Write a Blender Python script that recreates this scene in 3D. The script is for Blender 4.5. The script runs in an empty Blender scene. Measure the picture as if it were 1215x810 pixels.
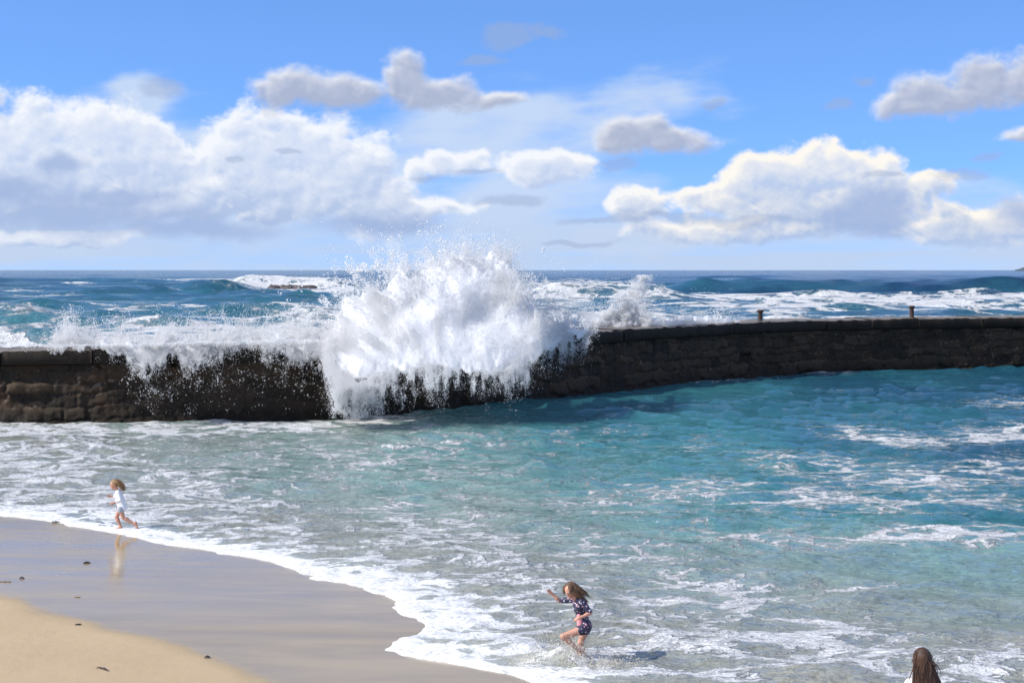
import bpy, math, random
import numpy as np
from math import radians, pi
rng = np.random.default_rng(7)
random.seed(7)
sc = bpy.context.scene
COL = sc.collection

# ------------------------------------------------------------------ camera
H = 5.6                      # eye height above the water
FPX, PW, PH, HOR = 2000.0, 1215.0, 810.0, 320.0
pitch = math.atan((PH / 2 - HOR) / FPX)
cam_d = bpy.data.cameras.new('camera')
cam = bpy.data.objects.new('camera', cam_d)
COL.objects.link(cam)
cam.location = (0, 0, H)
cam.rotation_euler = (pi / 2 - pitch, 0, 0)
cam_d.sensor_width = 36
cam_d.lens = 36 * FPX / PW
cam_d.clip_end = 90000
cam_d.clip_start = 0.3
sc.camera = cam
cp, sp = math.cos(pitch), math.sin(pitch)

def unproj(px, py, z=0.0):
    """photo point -> world point on the level z"""
    dx, dy, dz = px - PW / 2, FPX, PH / 2 - py
    wy, wz = dy * cp + dz * sp, -dy * sp + dz * cp
    t = (z - H) / wz
    return np.array([dx * t, wy * t, z])

def proj(x, y, z):
    zz = z - H
    cz = y * cp - zz * sp
    cz = np.where(np.abs(cz) < 1e-3, 1e-3, cz)
    cy = y * sp + zz * cp
    return PW / 2 + FPX * x / cz, PH / 2 - FPX * cy / cz

# ------------------------------------------------------------------ noise
def _hash(ix, iy, seed):
    h = (ix.astype(np.int64) * 374761393 + iy.astype(np.int64) * 668265263 + seed * 1442695041) & 0xFFFFFFFF
    h = ((h ^ (h >> 13)) * 1274126177) & 0xFFFFFFFF
    h = h ^ (h >> 16)
    return (h & 0xFFFFFF) / float(0xFFFFFF)

def vnoise(x, y, seed=0):
    ix, iy = np.floor(x), np.floor(y)
    fx, fy = x - ix, y - iy
    fx = fx * fx * (3 - 2 * fx); fy = fy * fy * (3 - 2 * fy)
    a = _hash(ix, iy, seed); b = _hash(ix + 1, iy, seed)
    c = _hash(ix, iy + 1, seed); d = _hash(ix + 1, iy + 1, seed)
    return (a + (b - a) * fx) + ((c + (d - c) * fx) - (a + (b - a) * fx)) * fy

def fbm(x, y, oct=4, seed=0, gain=0.5):
    s, a, t = 0.0, 1.0, 0.0
    for k in range(oct):
        c_, s_ = math.cos(0.65 + 1.1 * k), math.sin(0.65 + 1.1 * k)      # turn every octave so that no grid shows
        s = s + a * vnoise((x * c_ - y * s_) * 2 ** k + 17.3 * k, (x * s_ + y * c_) * 2 ** k - 9.1 * k, seed + k)
        t += a; a *= gain
    return s / t

def sstep(a, b, x):
    t = np.clip((x - a) / (b - a), 0, 1)
    return t * t * (3 - 2 * t)

# ------------------------------------------------------------------ object helpers
def tag(o, label=None, cat=None, group=None, kind=None):
    if label: o['label'] = label
    if cat: o['category'] = cat
    if group: o['group'] = group
    if kind: o['kind'] = kind
    return o

def empty(name, loc, label, cat, group=None, rz=0.0):
    o = bpy.data.objects.new(name, None)
    COL.objects.link(o)
    o.location = loc; o.rotation_euler = (0, 0, rz)
    o.empty_display_size = 0.2
    return tag(o, label, cat, group)

def mesh_np(name, V, F, mat=None, parent=None, smooth=True, attrs=None):
    """V (n,3), F (m,k) int array of equal sized faces"""
    me = bpy.data.meshes.new(name)
    V = np.ascontiguousarray(V, dtype=np.float32)
    F = np.ascontiguousarray(F, dtype=np.int32)
    n, (m, k) = len(V), F.shape
    me.vertices.add(n); me.vertices.foreach_set('co', V.ravel())
    me.loops.add(m * k); me.loops.foreach_set('vertex_index', F.ravel())
    me.polygons.add(m)
    me.polygons.foreach_set('loop_start', np.arange(0, m * k, k, dtype=np.int32))
    if smooth:
        me.polygons.foreach_set('use_smooth', np.ones(m, dtype=bool))
    me.update(calc_edges=True)
    for an, av in (attrs or {}).items():
        at = me.attributes.new(an, 'FLOAT', 'POINT')
        at.data.foreach_set('value', np.ascontiguousarray(av, dtype=np.float32).ravel())
    if mat: me.materials.append(mat)
    o = bpy.data.objects.new(name, me)
    COL.objects.link(o)
    if parent: o.parent = parent
    return o

def grid_faces(nr, nc, mask=None):
    i = np.arange(nr * nc).reshape(nr, nc)
    F = np.stack([i[:-1, :-1], i[:-1, 1:], i[1:, 1:], i[1:, :-1]], -1)
    if mask is not None: return F[mask]
    return F.reshape(-1, 4)

def compact(V, F, attrs):
    used = np.unique(F)
    lut = np.zeros(len(V), dtype=np.int64); lut[used] = np.arange(len(used))
    return V[used], lut[F], {k: v[used] for k, v in attrs.items()}

# ------------------------------------------------------------------ node helpers
class NT:
    def __init__(s, tree): s.t = tree; s.n = tree.nodes; s.l = tree.links
    def new(s, typ, **kw):
        n = s.n.new(typ)
        for k, v in kw.items(): setattr(n, k, v)
        return n
    def set(s, sock, v):
        if isinstance(v, bpy.types.NodeSocket): s.l.new(v, sock)
        elif v is not None: sock.default_value = v
    def m(s, op, a, b=None, c=None, clamp=False):
        n = s.new('ShaderNodeMath', operation=op, use_clamp=clamp)
        s.set(n.inputs[0], a); s.set(n.inputs[1], b) if b is not None else None
        if c is not None: s.set(n.inputs[2], c)
        return n.outputs[0]
    def add(s, a, b): return s.m('ADD', a, b)
    def sub(s, a, b): return s.m('SUBTRACT', a, b)
    def mul(s, a, b): return s.m('MULTIPLY', a, b)
    def mx(s, a, b): return s.m('MAXIMUM', a, b)
    def mn(s, a, b): return s.m('MINIMUM', a, b)
    def ss(s, x, a, b, lo=0.0, hi=1.0):
        n = s.new('ShaderNodeMapRange', interpolation_type='SMOOTHSTEP')
        s.set(n.inputs['Value'], x); s.set(n.inputs['From Min'], a); s.set(n.inputs['From Max'], b)
        s.set(n.inputs['To Min'], lo); s.set(n.inputs['To Max'], hi)
        return n.outputs[0]
    def v(s, op, a, b=None):
        n = s.new('ShaderNodeVectorMath', operation=op)
        s.set(n.inputs[0], a)
        if b is not None: s.set(n.inputs[3] if op == 'SCALE' else n.inputs[1], b)
        return n.outputs['Value'] if op in ('LENGTH', 'DOT_PRODUCT', 'DISTANCE') else n.outputs[0]
    def mapv(s, vec, loc=(0, 0, 0), rot=(0, 0, 0), scale=(1, 1, 1)):
        n = s.new('ShaderNodeMapping')
        s.set(n.inputs['Vector'], vec)
        n.inputs['Location'].default_value = loc; n.inputs['Rotation'].default_value = rot; n.inputs['Scale'].default_value = scale
        return n.outputs[0]
    def noise(s, vec, scale, detail=4, rough=0.5, out='Fac', dist=0.0):
        n = s.new('ShaderNodeTexNoise')
        s.set(n.inputs['Vector'], vec); n.inputs['Scale'].default_value = scale
        n.inputs['Detail'].default_value = detail; n.inputs['Roughness'].default_value = rough
        n.inputs['Distortion'].default_value = dist
        return n.outputs[out]
    def vor(s, vec, scale, feature='DISTANCE_TO_EDGE', rand=1.0):
        n = s.new('ShaderNodeTexVoronoi', feature=feature)
        s.set(n.inputs['Vector'], vec); n.inputs['Scale'].default_value = scale
        n.inputs['Randomness'].default_value = rand
        return n.outputs['Distance']
    def mix(s, f, a, b, blend='MIX'):
        n = s.new('ShaderNodeMix', data_type='RGBA', blend_type=blend)
        s.set(n.inputs['Factor'], f)
        for k, x in (('A', a), ('B', b)):
            sock = [i for i in n.inputs if i.name == k and i.type == 'RGBA'][0]
            if isinstance(x, tuple): x = (x[0], x[1], x[2], 1.0)
            s.set(sock, x)
        return [o for o in n.outputs if o.type == 'RGBA'][0]
    def ramp(s, f, stops, interp='LINEAR'):
        n = s.new('ShaderNodeValToRGB'); r = n.color_ramp; r.interpolation = interp
        while len(r.elements) < len(stops): r.elements.new(0.5)
        for e, (p, c) in zip(r.elements, stops): e.position = p; e.color = (c[0], c[1], c[2], 1)
        s.set(n.inputs[0], f); return n.outputs[0]
    def attr(s, name):
        n = s.new('ShaderNodeAttribute'); n.attribute_name = name; return n.outputs['Fac']
    def bump(s, h, dist=0.05, strength=1.0, normal=None):
        n = s.new('ShaderNodeBump'); s.set(n.inputs['Height'], h)
        n.inputs['Distance'].default_value = dist; s.set(n.inputs['Strength'], strength)
        if normal is not None: s.set(n.inputs['Normal'], normal)
        return n.outputs[0]

def material(name):
    m = bpy.data.materials.new(name); m.use_nodes = True
    T = NT(m.node_tree)
    B = m.node_tree.nodes['Principled BSDF']
    return m, T, B

def simple(name, col, rough=0.6, var=0.15, scale=30, bump=0.0, spec=0.5, coat=0.0, metal=0.0):
    m, T, B = material(name)
    tc = T.new('ShaderNodeTexCoord').outputs['Object']
    n = T.noise(tc, scale, 4, 0.6)
    c = T.mix(n, tuple(x * (1 - var) for x in col), tuple(min(1, x * (1 + var)) for x in col))
    T.set(B.inputs['Base Color'], c)
    B.inputs['Roughness'].default_value = rough
    B.inputs['Specular IOR Level'].default_value = spec
    B.inputs['Coat Weight'].default_value = coat
    B.inputs['Metallic'].default_value = metal
    if bump: T.set(B.inputs['Normal'], T.bump(n, bump))
    return m

# ------------------------------------------------------------------ world: sky with clouds
SUN_EL, SUN_AZ = radians(38), radians(-106)     # azimuth measured from +Y towards +X
def clear_sky(T, X, Y, Z):
    # looked up a little higher so that it stays blue down to the horizon
    zup = T.add(T.mul(T.mx(Z, 0.0), 1.5), 0.16)
    c2 = T.new('ShaderNodeCombineXYZ'); T.set(c2.inputs[0], X); T.set(c2.inputs[1], Y); T.set(c2.inputs[2], zup)
    sky = T.new('ShaderNodeTexSky', sky_type='NISHITA'); sky.sun_disc = False
    sky.sun_elevation = SUN_EL; sky.sun_rotation = SUN_AZ
    sky.air_density = 1.15; sky.dust_density = 0.25; sky.ozone_density = 3.0
    T.set(sky.inputs[0], T.v('NORMALIZE', c2.outputs[0]))
    return T.mix(1.0, sky.outputs[0], (0.97, 1.30, 1.82), 'MULTIPLY')
def build_world():
    w = bpy.data.worlds.new('World'); sc.world = w; w.use_nodes = True
    w.cycles.sampling_method = 'MANUAL'; w.cycles.sample_map_resolution = 256
    T = NT(w.node_tree); bg = w.node_tree.nodes['Background']
    d = T.new('ShaderNodeTexCoord').outputs['Generated']
    sx = T.new('ShaderNodeSeparateXYZ'); T.set(sx.inputs[0], d)
    X, Y, Z = sx.outputs
    az = T.m('ARCTAN2', X, Y)
    el = T.m('ARCSINE', T.mn(T.mx(Z, -1.0), 1.0))
    # angles in units of 1/2000 rad; U from the view's left, V above the horizon
    U = T.add(T.mul(az, FPX), PW / 2); Vv = T.mul(el, FPX)
    skyc = clear_sky(T, X, Y, Z)
    base = skyc
    # generic broken cloud over the unseen sky, kept extensive to brighten the ambient light
    oth = T.ss(T.noise(T.mapv(d, scale=(1, 1, 2.4)), 3.2, 6, 0.6), 0.44, 0.62)
    base = T.mix(T.mul(oth, 0.9), base, (8.0, 8.3, 9.0))
    T.set(bg.inputs['Color'], base)
    bg.inputs['Strength'].default_value = 0.1
build_world()

# ------------------------------------------------------------------ the cloudy part of the sky: a dome 40 km away
def build_sky_dome():
    U = np.r_[np.arange(-1100, -48, 9.0), np.arange(-40, 1256, 1.1), np.arange(1262, 2300, 9.0)]
    V = np.r_[np.arange(-16, 332, 1.0), np.arange(336, 1300, 9.0)]
    Vg, Ug = np.meshgrid(V, U, indexing='ij')
    ui, vi = np.arange(len(U)), np.arange(len(V))
    def shift(A, du, dv):
        fu = np.interp(U + du, U, ui); fv = np.interp(V + dv, V, vi)
        iu = np.minimum(fu.astype(int), len(U) - 2); iv = np.minimum(fv.astype(int), len(V) - 2)
        tu = (fu - iu)[None, :]; tv = (fv - iv)[:, None]
        A0 = A[iv][:, iu] * (1 - tu) + A[iv][:, iu + 1] * tu
        A1 = A[iv + 1][:, iu] * (1 - tu) + A[iv + 1][:, iu + 1] * tu
        return A0 * (1 - tv) + A1 * tv
    def billow(x, y, oct, seed, gain=0.55):
        s, a, t = 0.0, 1.0, 0.0
        for k in range(oct):
            c_, s_ = math.cos(0.4 + 0.9 * k), math.sin(0.4 + 0.9 * k)
            s = s + a * np.abs(2 * vnoise((x * c_ - y * s_) * 2 ** k + 31.7 * k, (x * s_ + y * c_) * 2 ** k + 11.3 * k, seed + k) - 1); t += a; a *= gain
        return s / t
    wx_ = (fbm(Ug / 38, Vg / 30, 4, 601) - 0.5) * 24; wy_ = (fbm(Ug / 38, Vg / 30, 4, 611) - 0.5) * 18
    U1, V1 = Ug + wx_, Vg + wy_
    bl = billow(Ug / 30 + wx_ / 40, Vg / 24, 6, 621, 0.62); fb = fbm(Ug / 46, Vg / 30, 7, 631, 0.58)
    wisp = fbm((Ug + Vg * 0.9) / 130, (Vg - Ug * 0.12) / 34, 6, 641)
    def field(blobs, k=9.0):
        s = np.zeros_like(Ug)
        for (cx, py, rx, ry) in blobs:
            q = 1 - np.sqrt(((U1 - cx) / rx) ** 2 + ((V1 - (HOR - py)) / ry) ** 2)
            s += np.exp(np.minimum(k * q, 20))
        return np.log(s + 1e-9) / k
    veil = [(610, 150, 130, 70), (710, 145, 140, 60), (620, 230, 160, 60), (560, 190, 110, 60), (430, 240, 130, 60), (640, 200, 90, 30),
            (250, 230, 260, 90), (60, 250, 240, 110), (760, 275, 180, 30), (1000, 260, 220, 50), (1180, 270, 160, 45), (180, 120, 40, 30)]
    white = [(0, 128, 22, 26), (60, 165, 50, 42), (25, 175, 45, 32), (130, 163, 62, 42), (185, 168, 45, 34), (70, 215, 130, 42), (180, 215, 80, 42), (-80, 190, 90, 60),
             (290, 180, 60, 46), (350, 178, 80, 48), (400, 205, 65, 50), (330, 225, 110, 40), (450, 245, 50, 42),
             (493, 203, 17, 17), (532, 197, 32, 17), (562, 190, 25, 16), (645, 200, 60, 20),
             (230, 248, 60, 18), (330, 250, 50, 14), (80, 282, 110, 10), (525, 245, 60, 12),
             (756, 245, 34, 26), (850, 240, 50, 18), (905, 215, 48, 30), (965, 205, 62, 36), (1015, 210, 46, 28), (940, 245, 95, 34), (1030, 245, 80, 36), (1095, 222, 30, 14),
             (870, 275, 120, 14), (1100, 278, 60, 18), (1150, 268, 60, 26), (1205, 262, 50, 30)]
    dk = [(90, 258, 170, 26), (20, 232, 80, 26), (150, 235, 70, 18), (230, 275, 140, 16), (1040, 250, 58, 34), (1010, 262, 70, 24), (90, 200, 30, 16), (450, 268, 90, 18), (1190, 255, 40, 22)]
    grey = [(345, 108, 46, 30), (400, 114, 64, 26), (478, 98, 30, 38), (520, 114, 64, 24), (585, 120, 40, 12), (750, 160, 52, 28), (800, 170, 58, 17), (722, 165, 28, 22),
            (1085, 118, 52, 30), (1120, 126, 60, 20), (1060, 130, 40, 18), (1150, 104, 40, 34), (1200, 104, 46, 34), (1255, 110, 60, 40), (1205, 165, 44, 11)]
    scud = [(600, 48, 42, 16), (650, 46, 34, 12), (570, 76, 40, 9), (880, 262, 78, 8), (790, 256, 60, 6), (1135, 214, 40, 8), (1152, 194, 16, 6), (990, 132, 26, 11), (1012, 104, 20, 10), (845, 127, 16, 6),
            (570, 206, 34, 6), (505, 214, 24, 5), (290, 191, 16, 4), (345, 180, 16, 3), (600, 240, 60, 9), (730, 197, 30, 10), (205, 112, 30, 14), (720, 262, 70, 5), (690, 290, 60, 4), (1040, 210, 26, 5)]
    # more of the same beyond the picture's edges
    r = np.random.default_rng(66)
    for _ in range(34):
        cx = r.choice([r.uniform(-1050, -120), r.uniform(1330, 2250)]); py = r.uniform(130, 285); w = r.uniform(40, 110)
        white += [(cx, py, w, w * r.uniform(.3, .5)), (cx + w * .7, py - 8, w * .6, w * .3)]
    for _ in range(18): grey.append((r.uniform(-900, 2200), r.uniform(-800, -90), r.uniform(80, 200), r.uniform(40, 90)))
    fw = field(white) + (bl - 0.28) * 0.5 + (fb - 0.5) * 1.0
    aw = sstep(-0.14, 0.30, fw)
    rho = np.clip(fw + 0.02, 0, 0.55)
    dens = 0
    for k, w in ((5, 1.0), (12, 1.0), (22, 1.0), (36, 0.8)): dens = dens + w * shift(rho, -0.62 * k, 0.78 * k)
    lw = np.exp(-dens * 1.15) * 1.25
    dsm = shift(rho, -2.5, 3.2) - shift(rho, 1.5, -2.0)
    puff = bl * 1.1 + fb * 0.9; dp = (shift(puff, -3.5, 4.5) - shift(puff, 2.5, -3.5)) + 0.5 * (shift(fb, -12, 14) - shift(fb, 8, -10))
    lw = np.clip(lw - dsm * 0.7 - dp * 0.55 + 0.12 + (fbm(Ug / 80, Vg / 50, 3, 661) - 0.5) * 0.5, 0, 1)
    fg = field(grey) + (bl - 0.28) * 0.40 + (fb - 0.5) * 0.65
    ag = sstep(-0.08, 0.50, fg)
    rho = np.clip(fg, 0, 0.6); dens = 0
    for k, w in ((4, 1.0), (10, 1.0), (18, 1.0)): dens = dens + w * shift(rho, -0.4 * k, 0.9 * k)
    lg = np.clip(np.exp(-dens * 2.2) * 1.15 - (shift(rho, -3, 4) - shift(rho, 2, -2)) * 0.6 - dp * 0.35 + 0.05, 0, 1)
    av = sstep(-0.1, 0.75, field(veil, 5.0) + (wisp - 0.5) * 1.6) * 0.85
    ad = sstep(-0.1, 0.75, field(dk, 5.0) + (fb - 0.5) * 0.6)
    asc = sstep(-0.05, 0.6, field(scud) + (fb - 0.5) * 1.4) * 0.48
    low = (1 - sstep(10, 125, Vg)) * (0.62 + 0.38 * sstep(0.25, 0.7, fbm(Ug / 200, Vg / 12, 5, 651)))
    R = 40000.0
    azm, el = (Ug - PW / 2) / FPX, Vg / FPX
    P = np.stack([np.sin(azm) * np.cos(el), np.cos(azm) * np.cos(el), np.sin(el)], -1) * R
    P[..., 2] += H
    m = bpy.data.materials.new('sky_with_clouds'); m.use_nodes = True
    m.cycles.emission_sampling = 'NONE'
    T = NT(m.node_tree); T.n.clear()
    pos = T.new('ShaderNodeNewGeometry').outputs['Position']
    dn = T.v('NORMALIZE', pos)
    sx = T.new('ShaderNodeSeparateXYZ'); T.set(sx.inputs[0], dn)
    c = clear_sky(T, *sx.outputs)
    hgt = T.ss(sx.outputs[2], 0.015, 0.08); warm = T.ss(sx.outputs[0], 0.0, 0.15)
    c = T.mix(T.attr('veil'), c, (4.9, 5.8, 7.3))
    c = T.mix(T.mul(T.attr('low_haze'), 0.92), c, (4.3, 5.2, 6.8))
    c = T.mix(T.mul(T.attr('cumulus'), T.ss(sx.outputs[2], 0.003, 0.03, 0.35, 0.97)), c, T.mix(T.attr('cumulus_light'), T.mix(hgt, (3.3, 4.2, 6.1), (4.7, 5.5, 7.2)), T.mix(warm, (7.3, 7.5, 7.9), (8.0, 7.65, 7.0))))
    c = T.mix(T.mul(T.attr('underside'), 0.85), c, (2.9, 3.8, 5.9))
    c = T.mix(T.mul(T.attr('stratus'), 0.93), c, T.mix(T.attr('stratus_light'), (3.4, 3.8, 5.0), (6.5, 6.6, 7.1)))
    c = T.mix(T.attr('scud'), c, (2.8, 3.5, 5.1))
    em = T.new('ShaderNodeEmission'); T.set(em.inputs[0], c); em.inputs[1].default_value = 0.1
    out = T.new('ShaderNodeOutputMaterial'); T.l.new(em.outputs[0], out.inputs[0])
    o = mesh_np('sky', P.reshape(-1, 3), grid_faces(*Ug.shape), m, attrs={'veil': av, 'low_haze': low, 'cumulus': aw, 'cumulus_light': lw, 'underside': ad, 'stratus': ag, 'stratus_light': lg, 'scud': asc})
    tag(o, 'blue sky with white and grey cumulus clouds', 'sky', kind='structure')
build_sky_dome()

sd = bpy.data.lights.new('sun', 'SUN'); sd.energy = 4.6; sd.angle = radians(0.55); sd.color = (1.0, 0.955, 0.88)
sun = bpy.data.objects.new('sun', sd); COL.objects.link(sun)
from mathutils import Vector, Matrix
sdir = Vector((math.sin(SUN_AZ) * math.cos(SUN_EL), math.cos(SUN_AZ) * math.cos(SUN_EL), math.sin(SUN_EL)))
sun.rotation_euler = sdir.to_track_quat('Z', 'Y').to_euler()
sun.location = (-30, 0, 40)

# ------------------------------------------------------------------ shoreline
shore_px = [(-700, 560), (-300, 590), (0, 611), (60, 618), (140, 633), (200, 646), (260, 655), (330, 668), (372, 686), (420, 692), (460, 708), (490, 727), (502, 746),
            (482, 758), (464, 771), (490, 782), (550, 790), (610, 801), (650, 822), (720, 870), (860, 960), (1150, 1080), (1700, 1200), (3000, 1300)]
shore = np.array([unproj(*p)[:2] for p in shore_px])
def chaikin(p, n=2):
    for _ in range(n):
        q = np.empty((2 * len(p) - 2, p.shape[1]))
        q[0::2] = 0.75 * p[:-1] + 0.25 * p[1:]; q[1::2] = 0.25 * p[:-1] + 0.75 * p[1:]
        p = np.vstack([p[:1], q, p[-1:]])
    return p
shore = chaikin(shore, 2)
def signed_dist(x, y, line):
    """distance to a polyline, positive on its left-hand side (the water)"""
    shp = x.shape; x = x.ravel(); y = y.ravel()
    best = np.full(x.shape, 1e18); sgn = np.ones(x.shape)
    for i in range(len(line) - 1):
        a, b = line[i], line[i + 1]; dx, dy = b - a; L = dx * dx + dy * dy
        t = np.clip(((x - a[0]) * dx + (y - a[1]) * dy) / L, 0, 1)
        ex, ey = x - a[0] - t * dx, y - a[1] - t * dy
        d2 = ex * ex + ey * ey
        m = d2 < best
        best[m] = d2[m]; sgn[m] = np.sign(dx * (y - a[1]) - dy * (x - a[0]))[m]
    return (np.sqrt(best) * sgn).reshape(shp)

# ------------------------------------------------------------------ sea wall path (front foot of the wall)
wall_px = [(-420, 499), (-150, 501.5), (0, 502), (200, 500), (400, 496.5), (520, 487), (640, 474.5), (760, 461), (860, 451), (960, 442.5), (1080, 439.5), (1215, 437), (1500, 434)]
wp = chaikin(np.array([unproj(*p)[:2] for p in wall_px]), 3)
seg = np.r_[0, np.cumsum(np.hypot(*np.diff(wp, axis=0).T))]
WLEN = seg[-1]
def wpos(s): return np.stack([np.interp(s, seg, wp[:, 0]), np.interp(s, seg, wp[:, 1])], -1)
def wtan(s):
    t = wpos(np.minimum(s + 0.6, WLEN)) - wpos(np.maximum(s - 0.6, 0)); return t / np.linalg.norm(t, axis=-1, keepdims=True)
_ss = np.linspace(0, WLEN, 4000); _pp = wpos(_ss); _px = proj(_pp[:, 0], _pp[:, 1], np.zeros(4000))[0]
def s_of_px(px): return np.interp(px, _px, _ss)
def wall_top(s):
    px = np.interp(s, _ss, _px)
    return np.interp(px, [-400, 0, 150, 400, 640, 860, 1215], [2.60, 2.63, 2.68, 2.75, 2.84, 2.86, 2.90])

# ------------------------------------------------------------------ water
def waves(x, y, lmin, lmax, n, mean_dir, spread, amp, seed, steep=0.0):
    r = np.random.default_rng(seed); z = np.zeros_like(x); tot = 0
    for i in range(n):
        L = lmin * (lmax / lmin) ** r.random(); th = mean_dir + r.normal() * spread
        k = 2 * pi / L; a = L ** 0.9; ph = r.random() * 2 * pi
        warp = 0.0
        c = np.cos(k * (x * math.cos(th) + y * math.sin(th)) + ph)
        z += a * c; tot += a * a / 2
    z /= math.sqrt(tot)
    z = z + steep * (np.maximum(z, 0) ** 2 - 0.5)
    return z * amp

def fan(y0, y1, nr, nc, tan_half, ybreak=None):
    r = np.geomspace(y0, y1, nr); a = np.linspace(-tan_half, tan_half, nc)
    Yg, Ag = np.meshgrid(r, a, indexing='ij')
    return Yg * Ag, Yg

def blobsum(px, py, blobs):
    """soft union of tilted ellipses given as (cx, cy, rx, ry, slope, strength)"""
    s = np.zeros_like(px)
    for cx, cy, rx, ry, sl, st in blobs:
        dx = px - cx; dy = py - cy - sl * dx
        s = np.maximum(s, st * np.exp(-((dx / rx) ** 2 + (dy / ry) ** 2) * 0.9))
    return s

def rbf(px, py, pts, sx, sy):
    num = np.zeros_like(px); den = np.zeros_like(px) + 1e-9
    for (cx, cy, v) in pts:
        w = 1.0 / (((px - cx) / sx) ** 2 + ((py - cy) / sy) ** 2 + 0.08) ** 1.5
        num += w * v; den += w
    return num / den

def water_material(name, outer):
    m, T, B = material(name)
    pos = T.new('ShaderNodeNewGeometry').outputs['Position']
    foam, depth = T.attr('foam'), T.attr('depth')
    v2 = T.v('MULTIPLY', pos, (1, 1, 0))
    if not outer:
        col = T.ramp(depth, [(0.0, (0.356, 0.309, 0.229)), (0.22, (0.271, 0.290, 0.239)), (0.45, (0.173, 0.309, 0.276)), (0.7, (0.044, 0.2, 0.208)), (1.0, (0.0096, 0.072, 0.116))])
        cn = T.noise(v2, 0.35, 3, 0.5)
        col = T.mix(T.ss(cn, 0.3, 0.7, 0.0, 0.35), col, T.mix(0.5, col, (0.02, 0.08, 0.09)))
        s1, s2, s3 = 0.75, 2.1, 5.5
        warp = T.v('SCALE', T.v('SUBTRACT', T.noise(v2, 0.8, 4, 0.6, 'Color'), (0.5, 0.5, 0.5)), 1.7)
    else:
        col = T.ramp(depth, [(0.0, (0.056, 0.176, 0.192)), (0.4, (0.0176, 0.092, 0.128)), (0.75, (0.008, 0.0496, 0.092)), (1.0, (0.0048, 0.0288, 0.068))])
        cn = T.noise(v2, 0.05, 4, 0.6)
        col = T.mix(T.ss(cn, 0.35, 0.7, 0.0, 0.5), col, (0.03, 0.14, 0.17))
        s1, s2, s3 = 0.16, 0.5, 1.6
        warp = T.v('SCALE', T.v('SUBTRACT', T.noise(v2, 0.2, 4, 0.6, 'Color'), (0.5, 0.5, 0.5)), 7.0)
    vw = T.mapv(T.v('ADD', v2, warp), scale=(0.7, 1.15, 1))
    lace1 = T.vor(vw, s1); lace2 = T.vor(vw, s2); 
    tex = T.noise(vw, s2 * 1.6, 6, 0.68)
    # pattern in 0..1: low along the strands of the lace, high inside the cells
    pat = T.add(T.mul(T.ss(lace1, 0.0, 0.26), 0.50), T.mul(T.ss(lace2, 0.0, 0.26), 0.28))
    pat = T.add(pat, T.mul(T.sub(tex, 0.5), 0.85))
    pat = T.add(pat, T.mul(T.sub(T.noise(T.mapv(vw, scale=(0.6, 1.5, 1)), s3 * 1.6, 4, 0.7), 0.5), 0.55))
    pat = T.add(pat, 0.11)
    fm = T.ss(T.sub(foam, pat), -0.02, 0.13)
    fm = T.mul(fm, T.ss(foam, 0.02, 0.12))
    # thin milky film of bubbles round the foam
    film = T.mul(T.ss(T.sub(T.add(foam, 0.25), pat), -0.12, 0.42), 0.58)
    film = T.mul(film, T.ss(foam, 0.02, 0.3))
    fine = T.noise(vw, s3 * 3.0, 3, 0.6)
    col = T.mix(film, col, (0.425, 0.4675, 0.4505) if not outer else (0.306, 0.3995, 0.425))
    col = T.mix(fm, col, T.mix(T.ss(T.add(T.mul(fine, 0.6), T.mul(tex, 0.4)), 0.36, 0.60), (0.40, 0.40, 0.385), (0.80, 0.80, 0.79)))
    T.set(B.inputs['Base Color'], col)
    T.set(B.inputs['Roughness'], T.ss(fm, 0.0, 0.7, 0.07 if not outer else 0.16, 0.75))
    B.inputs['IOR'].default_value = 1.333
    if outer: B.inputs['Specular IOR Level'].default_value = 0.3
    if not outer:
        rip = T.mul(T.add(T.noise(T.mapv(v2, scale=(0.75, 2.1, 1)), 3.0, 5, 0.64), T.mul(T.noise(T.mapv(v2, scale=(0.7, 1.9, 1), rot=(0, 0, 0.12)), 1.1, 3, 0.5), 1.5)), 1.0)
        hb = T.add(T.mul(rip, 0.22), T.mul(T.mul(fm, T.add(0.6, T.add(fine, tex))), 0.06))
        nrm = T.bump(hb, 1.0, T.ss(T.attr('calm'), 0, 1, 1.0, 0.12))
    else:
        rip = T.noise(T.mapv(v2, scale=(1, 1.6, 1)), 0.55, 6, 0.66)
        nrm = T.bump(T.add(T.mul(rip, 0.5), T.mul(T.mul(fm, T.add(0.5, fine)), 0.25)), 1.0, 1.0)
    T.set(B.inputs['Normal'], nrm)
    return m

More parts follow.
